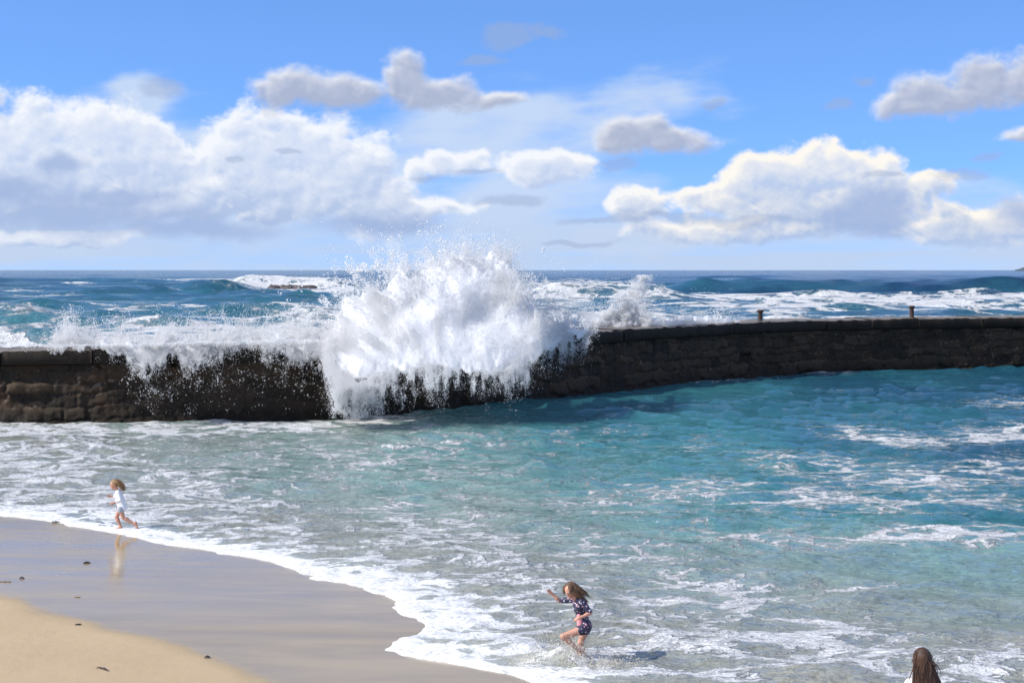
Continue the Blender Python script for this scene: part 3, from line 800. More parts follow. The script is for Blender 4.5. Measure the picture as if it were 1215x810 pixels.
def foam_core(x0, x1, y0, y1, step, inside, yfront, thick, parent, seed):
    """closed lumpy body of white water inside a cloud of drops"""
    xs = np.arange(x0, x1, step); ys = np.arange(y0, y1, step)
    PX, PY = np.meshgrid(xs, ys)
    k = inside(PX, PY)                       # >0 inside, in photo points
    th = np.sqrt(np.clip(k / 26.0, 0, 1))
    yw = wpos(s_of_px(PX.ravel()))[:, 1].reshape(PX.shape)
    Yf = yfront(PX, PY) + (1 - th) * thick * 0.5
    Yb = np.maximum(yfront(PX, PY) + thick * th + (1 - th) * thick * 0.5, Yf + 0.01)
    A = place(PX.ravel(), PY.ravel(), (Yf - yw).ravel()); B = place(PX.ravel(), PY.ravel(), (Yb - yw).ravel())
    ok = k > 0
    fm = ok[:-1, :-1] & ok[1:, :-1] & ok[:-1, 1:] & ok[1:, 1:]
    Fa = grid_faces(*PX.shape, mask=fm); n = PX.size
    Fb = Fa[:, ::-1] + n
    # stitch the rim
    e = {}
    for q in Fa:
        for a, b in ((q[0], q[1]), (q[1], q[2]), (q[2], q[3]), (q[3], q[0])):
            if (b, a) in e: del e[(b, a)]
            else: e[(a, b)] = 1
    rim = np.array([(b, a, a + n, b + n) for a, b in e])
    V = np.vstack([A, B]); F = np.vstack([Fa, Fb, rim])
    V, F, _ = compact(V, F, {})
    org = np.array(parent.location)
    return mesh_np('foam_core', V - org, F, CORE, parent)

def build_spray():
    # outline of the big burst and of the water pouring along the wall top
    topl = [(380, 402), (398, 380), (410, 350), (430, 338), (450, 334), (470, 322), (490, 322), (510, 306), (530, 300), (548, 296), (562, 306), (580, 303), (598, 306), (612, 318), (624, 335), (634, 352), (646, 358), (660, 366), (675, 372), (700, 376), (715, 373)]
    botl = [(380, 430), (390, 470), (400, 490), (440, 490), (452, 470), (470, 455), (500, 446), (520, 452), (545, 440), (575, 448), (600, 452), (620, 446), (632, 430), (650, 418), (680, 404), (700, 394), (715, 388)]
    def streaks(x, y, a):
        # rays that fan out from the foot of the burst
        ang = np.arctan2(x - 520, np.maximum(470 - y, 5)); rad = np.hypot(x - 520, 470 - y)
        return fbm(ang * 9 + 40, rad / 60, 4, 400 + a)
    def dens(x, y):
        jag = (streaks(x, y, 0) - 0.5) * 46 + (fbm(x / 5, y / 5, 4, 402) - 0.5) * 16
        t, b = polyf(x, topl) + jag, polyf(x, botl) + (fbm(x / 7, y / 40, 4, 404) - 0.5) * 40
        up = (y - t); dn = (b - y)
        core = sstep(0, 22, up) * sstep(-6, 40, dn)
        skirt = np.exp(-np.maximum(dn * -1, 0) / np.where(x > 455, 7.0, 12.0)) * 0.24 * (y > b - 4) * (0.2 + 1.6 * sstep(0.36, 0.74, fbm(x / 13, y / 15, 5, 407)))
        mist = np.exp(np.minimum(up, 0) / 8.5) * 0.14
        d = np.where(up < 0, mist, np.where(dn < 0, skirt, 0.10 + core))
        curtain = ((x < 452) & (y > 430))
        d = np.where(curtain, d * (0.30 + 0.55 * fbm(x / 5, y / 30, 3, 409)), d)
        d *= np.where(core < 0.95, 0.45 + 1.1 * sstep(0.35, 0.7, fbm(x / 6, y / 9, 3, 406)), 1)
        side = sstep(376, 400, x) * (1 - sstep(700, 716, x))
        return np.clip(d * side, 0, 1) * np.where(y > 496, 0, 1)
    def wtop_py(x): return polyf(x, [(360, 408), (640, 399), (720, 391)])
    def yfront(x, y):
        below = y - wtop_py(x); u = np.clip(-below / 105, -0.5, 1)
        yb = np.interp(x, [380, 520, 640, 680, 716], [61.8, 61.8, 63.2, 67.5, 74.0])
        yt = np.interp(x, [380, 520, 640, 680, 716], [69.0, 68.2, 67.6, 71.5, 77.5])
        lob = (fbm(x / 60, y / 50, 2, 460) - 0.5) * 2.6 + (fbm(x / 30, y / 26, 2, 461) - 0.5) * 0.9 + (fbm(x / 8, y / 9, 3, 468) - 0.5) * 0.2
        r_ = yb + (yt - yb) * u + lob * np.interp(below, [-25, 15], [1.0, 0.25])
        yw = wpos(s_of_px(np.ravel(x)))[:, 1].reshape(np.shape(x))
        return np.where(below > -6, np.minimum(r_, yw - 0.55), r_)
    def inside(x, y):
        t = polyf(x, topl) + 7 + (streaks(x, y, 0) - 0.5) * 52 + (streaks(x * 1.0, y, 5) - 0.5) * 20 + (fbm(x / 6, y / 6, 3, 470) - 0.5) * 16
        b = polyf(x, [(380, 408), (392, 416), (404, 440), (425, 462), (440, 450), (460, 436), (500, 438), (540, 434), (580, 440), (605, 440), (622, 434), (640, 418), (680, 400), (715, 388)]) + (fbm(x / 16, y / 30, 5, 471) - 0.5) * 30
        return np.minimum(np.minimum(y - t, b - y), np.minimum(x - 392 + (fbm(y / 8, x / 30, 3, 472) - 0.5) * 16, 705 - x))
    P = sample_spray(430000, 360, 716, 255, 500, lambda x, y: dens(x, y) * np.where(inside(x, y) > 5, 0.10 + 0.25 * sstep(0.45, 0.7, streaks(x, y, 3)), 1.0), 41)
    r = np.random.default_rng(42); n = len(P)
    below = P[:, 1] - wtop_py(P[:, 0])
    yw = wpos(s_of_px(P[:, 0]))[:, 1]
    ins = inside(P[:, 0], P[:, 1]) > 5
    dep = yfront(P[:, 0], P[:, 1]) + np.where(ins, 0.12 - np.abs(r.normal(0, 0.28, n)), r.normal(0, 1, n) * np.interp(below, [-60, 0], [0.9, 0.35]) + 0.25) - yw
    dep = np.where(below > -4, np.minimum(dep, -0.32 - 0.5 * r.random(n)), dep)
    R = r.gamma(1.6, 0.0036, n) + 0.0048
    R = np.where(ins, R * 0.62, R * 0.82)
    C = place(P[:, 0], P[:, 1], dep)
    foot = np.array([unproj(520, 480)[0], 64.5, 1.0]); el = C - foot; el /= np.linalg.norm(el, axis=1, keepdims=True)
    el[below > 10] = (0, 0, 0.5)
    o = drops_mesh('burst_spray', C, R, SPRAY, 'tall white burst of sea spray exploding over the middle of the wall', 'sea spray', 1, el)
    foam_core(384, 712, 285, 450, 1.5, inside, yfront, 1.6, o, 1)
    # loose flying drops above and around the burst
    def dens2(x, y):
        t = polyf(x, [(330, 400), (400, 330), (430, 305), (480, 296), (540, 286), (600, 296), (640, 318), (700, 366), (716, 376)])
        c = 0.30 * np.exp(-np.abs(y - t - 14) / 16.0)
        clus = sstep(0.45, 0.72, fbm(x / 9, y / 9, 3, 421)) * (0.3 + 0.7 * streaks(x, y, 7))
        return np.clip(c * clus * 1.6, 0, 1)
    P = sample_spray(7500, 330, 716, 258, 420, dens2, 51); n = len(P)
    R = r.gamma(2.2, 0.0075, n) + 0.007
    drops_mesh('flying_drops', place(P[:, 0], P[:, 1], r.normal(0.6, 1.4, n)), R, SPRAY, 'scattered white drops flying above the tall burst of spray', 'water drops', 2)
    # water running over the wall to the left of the burst
    tl = [(30, 415), (48, 404), (66, 392), (78, 382), (88, 380), (100, 388), (118, 396), (150, 398), (175, 402), (205, 392), (240, 398), (270, 390), (310, 392), (350, 387), (380, 388), (410, 388)]
    bl = [(30, 416), (120, 412), (150, 414), (160, 422), (180, 440), (196, 426), (212, 420), (236, 436), (252, 419), (272, 413), (288, 407), (300, 409), (330, 413), (352, 418), (380, 424), (395, 438), (410, 470)]
    def dens3(x, y):
        jag = (fbm(x / 11, y / 16, 4, 431) - 0.5) * 22
        t, b = polyf(x, tl) + jag, polyf(x, bl) + (fbm(x / 13, y / 40, 5, 432) - 0.5) * 30
        up, dn = y - t, b - y
        d = np.where(up < 0, np.exp(np.minimum(up, 0) / 7.0) * 0.14, np.where(dn < 0, (np.exp(np.minimum(dn, 0) / 5.0) * 0.26 + np.exp(np.minimum(dn, 0) / 20.0) * 0.014) * (0.2 + 1.6 * sstep(0.36, 0.74, fbm(x / 12, y / 14, 5, 437))), 0.08 + sstep(0, 16, up) * sstep(-4, 26, dn)))
        d *= np.where((up < 12) | (dn < 8), 0.4 + 1.2 * sstep(0.38, 0.68, fbm(x / 6, y / 9, 3, 433)), 1)
        d *= np.where((dn < 0) & (x < 150), 0.12 * sstep(90, 150, x), 1)
        d *= np.where(x < 125, 0.20 + 0.5 * sstep(60, 125, x) + 0.35 * np.exp(-((x - 82) / 16) ** 2), 1)
        return np.clip(d * sstep(22, 46, x), 0, 1)
    def yfront3(x, y):
        dn = y - polyf(x, [(0, 417), (400, 408)])
        yw = wpos(s_of_px(np.ravel(x)))[:, 1].reshape(np.shape(x))
        lob = (fbm(x / 20, y / 14, 2, 465) - 0.5) * 1.2 + (fbm(x / 7, y / 7, 2, 466) - 0.5) * 0.2
        r_ = yw + np.interp(dn, [-26, -8, 2, 12, 40], [2.4, 0.5, -0.55, -0.95, -1.7]) + lob * np.interp(dn, [-8, 6], [1.0, 0.22])
        return np.where(dn > -6, np.minimum(r_, yw - 0.5), r_)
    def inside3(x, y):
        t = polyf(x, tl) + 9 + (fbm(x / 9, y / 12, 4, 431) - 0.5) * 20
        b = polyf(x, bl) - 5 + (fbm(x / 13, y / 40, 5, 432) - 0.5) * 30
        return np.minimum(np.minimum(y - t, b - y), x - 118) * 1.6
    P = sample_spray(235000, 20, 412, 360, 492, lambda x, y: dens3(x, y) * np.where(inside3(x, y) > 5, 0.22, 1.0), 61); n = len(P)
    dn = P[:, 1] - polyf(P[:, 0], [(0, 417), (400, 408)])
    yw = wpos(s_of_px(P[:, 0]))[:, 1]
    ins = inside3(P[:, 0], P[:, 1]) > 5
    dep = yfront3(P[:, 0], P[:, 1]) - yw + np.where(ins, -np.abs(r.normal(0, 0.25, n)), r.normal(0, 1, n) * np.interp(dn, [-20, 0], [0.8, 0.2]) + 0.1)
    dep = np.where(dn > -3, np.minimum(dep, -0.30), dep)
    R = r.gamma(1.6, 0.0036, n) + 0.0048
    R = np.where(ins, R * 0.62, R)
    el = np.zeros((n, 3)); el[:, 2] = 0.5
    o = drops_mesh('overflow_spray', place(P[:, 0], P[:, 1], dep), R, SPRAY, 'low band of white water pouring over the wall left of the tall burst', 'sea spray', 3, el)
    foam_core(100, 414, 375, 460, 1.3, inside3, yfront3, 0.9, o, 3)
    # the thin plume and the low spray running to the first post
    tl = [(690, 376), (705, 376), (720, 373), (740, 368), (765, 372), (790, 374), (820, 374), (845, 372), (872, 374), (884, 380)]
    def dens4(x, y):
        t = polyf(x, tl) + (fbm(x / 5, y / 14, 4, 441) - 0.5) * 22
        b = polyf(x, [(696, 398), (740, 391), (800, 388), (885, 383)])
        up, dn = y - t, b - y
        d = np.where(up < 0, np.exp(np.minimum(up, 0) / 6.0) * 0.12, 0.14 + sstep(0, 16, up)) * (dn > 0)
        # the leaning plume
        k = np.clip((384 - y) / 58.0, 0, 1.25); cxl = 728 + 36 * k ** 0.8; w = 20 * (1 - k) ** 1.4 + 7.5 + 4 * (fbm(y / 5, x / 9, 3, 447) - 0.5)
        pl = np.exp(-(np.abs(x - cxl) / w) ** 2.2) * (y > 322 + 6 * fbm(x / 3, y / 3, 2, 449)) * (dn > 0)
        d = np.maximum(d, pl * (0.35 + 0.65 * sstep(1.1, 0.5, k) if False else 0.45 + 0.5 * (1 - k * 0.7)))
        d *= np.where(d < 0.8, 0.35 + 1.3 * sstep(0.38, 0.66, fbm(x / 5, y / 5, 3, 443)), 1)
        d *= np.where(x > 775, 0.55, 1)
        return np.clip(d * (1 - sstep(868, 890, x)), 0, 1)
    P = sample_spray(95000, 690, 892, 312, 399, dens4, 71); n = len(P)
    dep = 0.6 + np.clip(388 - P[:, 1], 0, 60) * 0.03 + (fbm(P[:, 0] / 12, P[:, 1] / 12, 3, 467) - 0.5) * 1.6 + np.abs(r.normal(0, 0.8, n)) + np.clip(778 - P[:, 0], 0, 80) * 0.05
    R = r.gamma(1.8, 0.0044, n) + 0.0055
    o = drops_mesh('plume_spray', place(P[:, 0], P[:, 1], dep), R, SPRAY, 'thin white plume of spray right of the tall burst with low spray beside it', 'sea spray', 4)
    def yfront4(x, y):
        yw = wpos(s_of_px(np.ravel(x)))[:, 1].reshape(np.shape(x))
        return yw + 0.35 + np.clip(392 - y, 0, 60) * 0.09 + np.clip(778 - x, 0, 80) * 0.05 + (fbm(x / 14, y / 12, 3, 475) - 0.5) * 1.4
    def inside4(x, y):
        t = polyf(x, [(690, 384), (720, 381), (745, 372), (752, 366), (762, 374), (780, 378), (820, 376), (868, 376)]) + (fbm(x / 6, y / 8, 3, 476) - 0.5) * 14
        b = polyf(x, [(690, 396), (740, 390), (800, 387), (870, 384)])
        return np.minimum(np.minimum(y - t, b - y), np.minimum(x - 684, 868 - x)) * 1.8
    foam_core(684, 872, 350, 400, 1.2, inside4, yfront4, 0.8, o, 4)
    # water kicked up round the wading child
    gx, gy = unproj(672, 788)[:2]
    n = 15000
    a = r.uniform(0, 2 * pi, n); rad = np.abs(r.normal(0.30, 0.19, n)); clus = fbm(a * 2.5 + 5, rad * 6, 3, 451)
    hgt = (r.random(n) ** 2.2) * 0.30 * (0.1 + 1.5 * sstep(0.3, 0.75, clus)) * np.exp(-(rad / 0.75) ** 2)
    C = np.stack([gx + np.cos(a) * rad * 1.5 + 0.02, gy + np.sin(a) * rad * 0.9, 0.02 + hgt], -1)
    drops_mesh('foot_splash', C, r.gamma(1.6, 0.0022, n) + 0.0028, spray_material('sandy_spray', (0.90, 0.87, 0.80)), 'sandy white splash kicked up round the feet of the child in the dark swimsuit', 'splash', 5)
build_spray()

# ------------------------------------------------------------------ people: blended round limbs -> one continuous surface
def sdf_mesh(caps, h, blend, extra=None):
    """caps: list of (p0, r0, p1, r1); smooth union, surface by surface nets"""
    P = np.array([c[0] for c in caps] + [c[2] for c in caps]); Rm = max(max(c[1], c[3]) for c in caps)
    lo = P.min(0) - Rm - 4 * h; hi = P.max(0) + Rm + 4 * h
    n = np.ceil((hi - lo) / h).astype(int) + 1
    D = np.full(n, 1.0, dtype=np.float32)
    ax = [lo[i] + h * np.arange(n[i]) for i in range(3)]
    for c in caps:
        a, ra, b, rb = np.array(c[0], float), c[1], np.array(c[2], float), c[3]
        sq = np.array(c[4]) if len(c) > 4 else np.ones(3)
        k = c[5] if len(c) > 5 else blend
        m = max(ra, rb) * max(1, sq.max()) + 3 * k + 2 * h
        i0 = np.maximum(((np.minimum(a, b) - m - lo) / h).astype(int), 0); i1 = np.minimum(((np.maximum(a, b) + m - lo) / h).astype(int) + 2, n)
        gx, gy, gz = np.meshgrid(*[ax[i][i0[i]:i1[i]] for i in range(3)], indexing='ij')
        p = np.stack([gx, gy, gz], -1)
        ab = b - a; L = max(float(ab @ ab), 1e-9)
        t = np.clip(((p - a) @ ab) / L, 0, 1)
        dd = (p - a - t[..., None] * ab) / sq
        d = np.linalg.norm(dd, axis=-1) - (ra + (rb - ra) * t)
        d = d * min(1.0, sq.min()) if sq.min() < 1 else d
        o = D[i0[0]:i1[0], i0[1]:i1[1], i0[2]:i1[2]]
        hh = np.clip(0.5 + 0.5 * (o - d) / max(k, 1e-6), 0, 1)
        D[i0[0]:i1[0], i0[1]:i1[1], i0[2]:i1[2]] = o * (1 - hh) + d * hh - k * hh * (1 - hh)
    if extra is not None:
        gx, gy, gz = np.meshgrid(*ax, indexing='ij'); D = extra(D, gx, gy, gz)
    return surface_nets(D, lo, h)

def surface_nets(D, lo, h):
    S = D < 0
    nx, ny, nz = D.shape
    cs = np.zeros((nx - 1, ny - 1, nz - 1, 3)); cnt = np.zeros((nx - 1, ny - 1, nz - 1))
    corner = [(i, j, k) for i in (0, 1) for j in (0, 1) for k in (0, 1)]
    def sl(c, A): return A[c[0]:c[0] + nx - 1, c[1]:c[1] + ny - 1, c[2]:c[2] + nz - 1]
    for a in corner:
        for axis in range(3):
            if a[axis]: continue
            b = list(a); b[axis] = 1
            Da, Db = sl(a, D), sl(b, D); cr = (Da < 0) != (Db < 0)
            t = np.where(cr, Da / np.where(Da - Db == 0, 1, Da - Db), 0)
            for q in range(3):
                cs[..., q] += np.where(cr, a[q] + (t if q == axis else 0), 0)
            cnt += cr
    act = cnt > 0
    idx = np.full(act.shape, -1); idx[act] = np.arange(act.sum())
    ijk = np.argwhere(act)
    V = lo + h * (ijk + cs[act] / cnt[act][:, None])
    F = []
    for axis in range(3):
        u, v = (axis + 1) % 3, (axis + 2) % 3
        s0 = [slice(0, None)] * 3; s1 = [slice(0, None)] * 3
        s0[axis] = slice(0, -1); s1[axis] = slice(1, None)
        A, Bb = S[tuple(s0)], S[tuple(s1)]
        cr = np.argwhere(A != Bb)
        ok = (cr[:, u] > 0) & (cr[:, v] > 0) & (cr[:, u] < D.shape[u] - 1) & (cr[:, v] < D.shape[v] - 1)
        cr = cr[ok]
        ins = A[tuple(cr.T)]
        eu = np.zeros(3, int); eu[u] = 1; ev = np.zeros(3, int); ev[v] = 1
        q = [idx[tuple(c.T)] for c in (cr - eu - ev, cr - ev, cr, cr - eu)]
        Q = np.stack(q, -1)
        Q[~ins] = Q[~ins][:, ::-1]
        F.append(Q)
    F = np.vstack(F); F = F[(F >= 0).all(1)]
    return V, F

skin = None
def skin_mat(name, col):
    m, T, B = material(name)
    tc = T.new('ShaderNodeTexCoord').outputs['Object']
    n = T.noise(tc, 14, 4, 0.6)
    T.set(B.inputs['Base Color'], T.mix(n, tuple(c * 0.86 for c in col), (min(1, col[0] * 1.08), col[1] * 0.98, col[2] * 0.95)))
    B.inputs['Roughness'].default_value = 0.5
    B.inputs['Subsurface Weight'].default_value = 0.12
    B.inputs['Subsurface Radius'].default_value = (0.02, 0.008, 0.004)
    B.inputs['Subsurface Scale'].default_value = 0.5
    return m
SKIN = skin_mat('skin', (0.54, 0.29, 0.20))
def hair_mat(name, c0, c1):
    m, T, B = material(name)
    tc = T.new('ShaderNodeTexCoord').outputs['Object']
    st = T.noise(T.mapv(tc, scale=(60, 60, 4)), 1.0, 4, 0.7)
    T.set(B.inputs['Base Color'], T.mix(T.ss(st, 0.3, 0.7), c0, c1))
    B.inputs['Roughness'].default_value = 0.55
    T.set(B.inputs['Normal'], T.bump(st, 0.006, 1.0))
    return m

def v3(*a): return np.array(a, float)
def unit(v): return v / np.linalg.norm(v)

def hand(wrist, d, palm_n, side, sc_, curl=0.7, spread=1.0):
    """palm + four fingers + thumb; d = direction to the fingertips, palm_n = palm normal, side = +1/-1 thumb side"""
    d = unit(d); nn = unit(palm_n - d * (palm_n @ d)); u = np.cross(nn, d) * side
    k = sc_
    caps = [(wrist, 0.017 * k, wrist + d * 0.02 * k, 0.016 * k)]
    for j in (-1.5, -0.5, 0.5, 1.5):
        caps.append((wrist + d * 0.018 * k + u * j * 0.009 * k, 0.011 * k, wrist + d * 0.062 * k + u * j * 0.0145 * k, 0.0092 * k))
    Ls = {1.5: 0.054, 0.5: 0.062, -0.5: 0.057, -1.5: 0.044}
    for j, L in Ls.items():
        p = wrist + d * 0.068 * k + u * j * 0.0155 * k; dd = unit(d + u * j * 0.07 * spread); a = 0.0
        for q, fr in enumerate((0.45, 0.32, 0.23)):
            a += curl * (0.4, 0.75, 0.5)[q]
            dir_ = dd * math.cos(a) + nn * math.sin(a)
            p2 = p + dir_ * L * fr * k
            caps.append((p, (0.0078, 0.0072, 0.0065)[q] * k, p2, (0.0072, 0.0065, 0.0057)[q] * k, (1, 1, 1), 0.002))
            p = p2
    p = wrist + d * 0.022 * k + u * 0.020 * k
    t1 = unit(d * 0.7 + u * 0.85 + nn * 0.25); p2 = p + t1 * 0.030 * k
    caps.append((p, 0.0115 * k, p2, 0.0092 * k, (1, 1, 1), 0.004))
    t2 = unit(d * 0.95 + u * 0.35 + nn * 0.4); p3 = p2 + t2 * 0.026 * k
    caps.append((p2, 0.0090 * k, p3, 0.0075 * k, (1, 1, 1), 0.002))
    return caps

def head_caps(c, f, up, s):
    """c head centre, f facing, s head height"""
    f = unit(f); up = unit(up); r_ = np.cross(f, up); k = s / 0.215
    return [(c + up * 0.030 * k - f * 0.012 * k, 0.086 * k, c + up * 0.028 * k + f * 0.012 * k, 0.082 * k),
            (c - up * 0.02 * k + f * 0.028 * k, 0.062 * k, c - up * 0.068 * k + f * 0.040 * k, 0.034 * k),
            (c + up * 0.004 * k + f * 0.085 * k, 0.009 * k, c - up * 0.024 * k + f * 0.101 * k, 0.011 * k, (1, 1, 1), 0.008),
            (c - up * 0.046 * k + f * 0.079 * k - r_ * 0.013 * k, 0.0075 * k, c - up * 0.046 * k + f * 0.079 * k + r_ * 0.013 * k, 0.0075 * k, (1, 1, 1), 0.006),
            (c - up * 0.066 * k + f * 0.062 * k, 0.020 * k, c - up * 0.070 * k + f * 0.064 * k, 0.018 * k),
            (c + r_ * 0.076 * k - up * 0.018 * k, 0.013 * k, c + r_ * 0.080 * k + up * 0.012 * k, 0.016 * k, (1, 1, 1), 0.004),
            (c - r_ * 0.076 * k - up * 0.018 * k, 0.013 * k, c - r_ * 0.080 * k + up * 0.012 * k, 0.016 * k, (1, 1, 1), 0.004)]

def ball(name, c, r, mat, parent, sq=(1, 1, 1)):
    n = 10; V = []; F = []
    for i in range(n + 1):
        for j in range(16):
            th, ph = pi * i / n, 2 * pi * j / 16
            V.append((c[0] + sq[0] * r * math.sin(th) * math.cos(ph), c[1] + sq[1] * r * math.sin(th) * math.sin(ph), c[2] + sq[2] * r * math.cos(th)))
    F = [(i * 16 + j, (i + 1) * 16 + j, (i + 1) * 16 + (j + 1) % 16, i * 16 + (j + 1) % 16) for i in range(n) for j in range(16)]
    return mesh_np(name, np.array(V), np.array(F), mat, parent)

def foot(ankle, toe_dir, down, L, r0):
    t = unit(toe_dir); dn = unit(down)
    heel = ankle + dn * 0.035 - t * 0.022
    ballp = ankle + dn * 0.046 + t * L * 0.55
    caps = [(ankle, r0, heel, 0.024), (heel, 0.023, ballp, 0.022), (ankle + t * 0.01, r0 * 0.9, ballp, 0.02)]
    sd = unit(np.cross(t, dn))
    for j in (-2, -1, 0, 1, 2):
        caps.append((ballp + sd * j * 0.010, 0.012, ballp + t * (L * 0.22 - abs(j - 1) * 0.005) + sd * j * 0.012, 0.0085, (1, 1, 1), 0.003))
    return caps

def strand_mesh(paths, w, seed, thick=0.6):
    """locks of hair: tapered flattened tubes along given centre lines"""
    r = np.random.default_rng(seed); VV = []; FF = []; base = 0; ns = 6
    for P in paths:
        P = np.array(P); n = len(P)
        tt = np.linspace(0, 1, n)
        T_ = np.gradient(P, axis=0); T_ /= np.linalg.norm(T_, axis=1, keepdims=True) + 1e-9
        ref = unit(r.normal(size=3)); A = np.cross(T_, ref); A /= np.linalg.norm(A, axis=1, keepdims=True) + 1e-9; B = np.cross(T_, A)
        rad = w * (0.9 + 0.3 * r.random()) * np.sqrt(np.clip(1 - tt ** 2.2, 0.0, 1)) * (0.75 + 0.25 * np.sin(tt * pi)) + 0.0008
        G = np.zeros((n, ns, 3))
        for k in range(ns):
            a = 2 * pi * k / ns
            G[:, k] = P + A * (math.cos(a) * rad)[:, None] + B * (math.sin(a) * rad * thick)[:, None]
        i = np.arange(n - 1)[:, None] * ns; j = np.arange(ns)[None]; j2 = (j + 1) % ns
        F = np.stack([i + j, i + j2, i + ns + j2, i + ns + j], -1).reshape(-1, 4)
        VV.append(G.reshape(-1, 3)); FF.append(F + base); base += n * ns
    return np.vstack(VV), np.vstack(FF)

brow_m = simple('eyebrow_hair', (0.07, 0.04, 0.02), 0.8, 0.2); eye_m = simple('eye_dark', (0.03, 0.02, 0.015), 0.25, 0.1); eyew = simple('eye_white', (0.75, 0.73, 0.70), 0.3, 0.03); lip_m = simple('lips', (0.50, 0.17, 0.15), 0.5, 0.1)
def face_bits(root, c, f, up, s):
    f = unit(f); up = unit(up); r_ = np.cross(f, up); k = s / 0.215
    for sg in (-1, 1):
        p = c + up * 0.004 * k + f * 0.0835 * k + r_ * sg * 0.031 * k
        e = ball('eye', p, 0.011 * k, eyew, root)
        b0 = c + up * 0.026 * k + f * 0.0875 * k + r_ * sg * 0.018 * k; b1 = c + up * 0.027 * k + f * 0.079 * k + r_ * sg * 0.045 * k
        V, F = sdf_mesh([(b0, 0.0045 * k, b1, 0.0035 * k)], 0.002 * k, 0.002)
        mesh_np('eyebrow', V, F, brow_m, root)
        ball('iris', p + f * 0.0050 * k, 0.0085 * k, eye_m, e)
    p = c - up * 0.046 * k + f * 0.0845 * k
    V, F = sdf_mesh([(p - r_ * 0.014 * k, 0.005 * k, p + r_ * 0.014 * k, 0.005 * k), (p - r_ * 0.006 * k, 0.007 * k, p + r_ * 0.006 * k, 0.007 * k)], 0.002 * k, 0.003)
    mesh_np('mouth', V, F, lip_m, root)

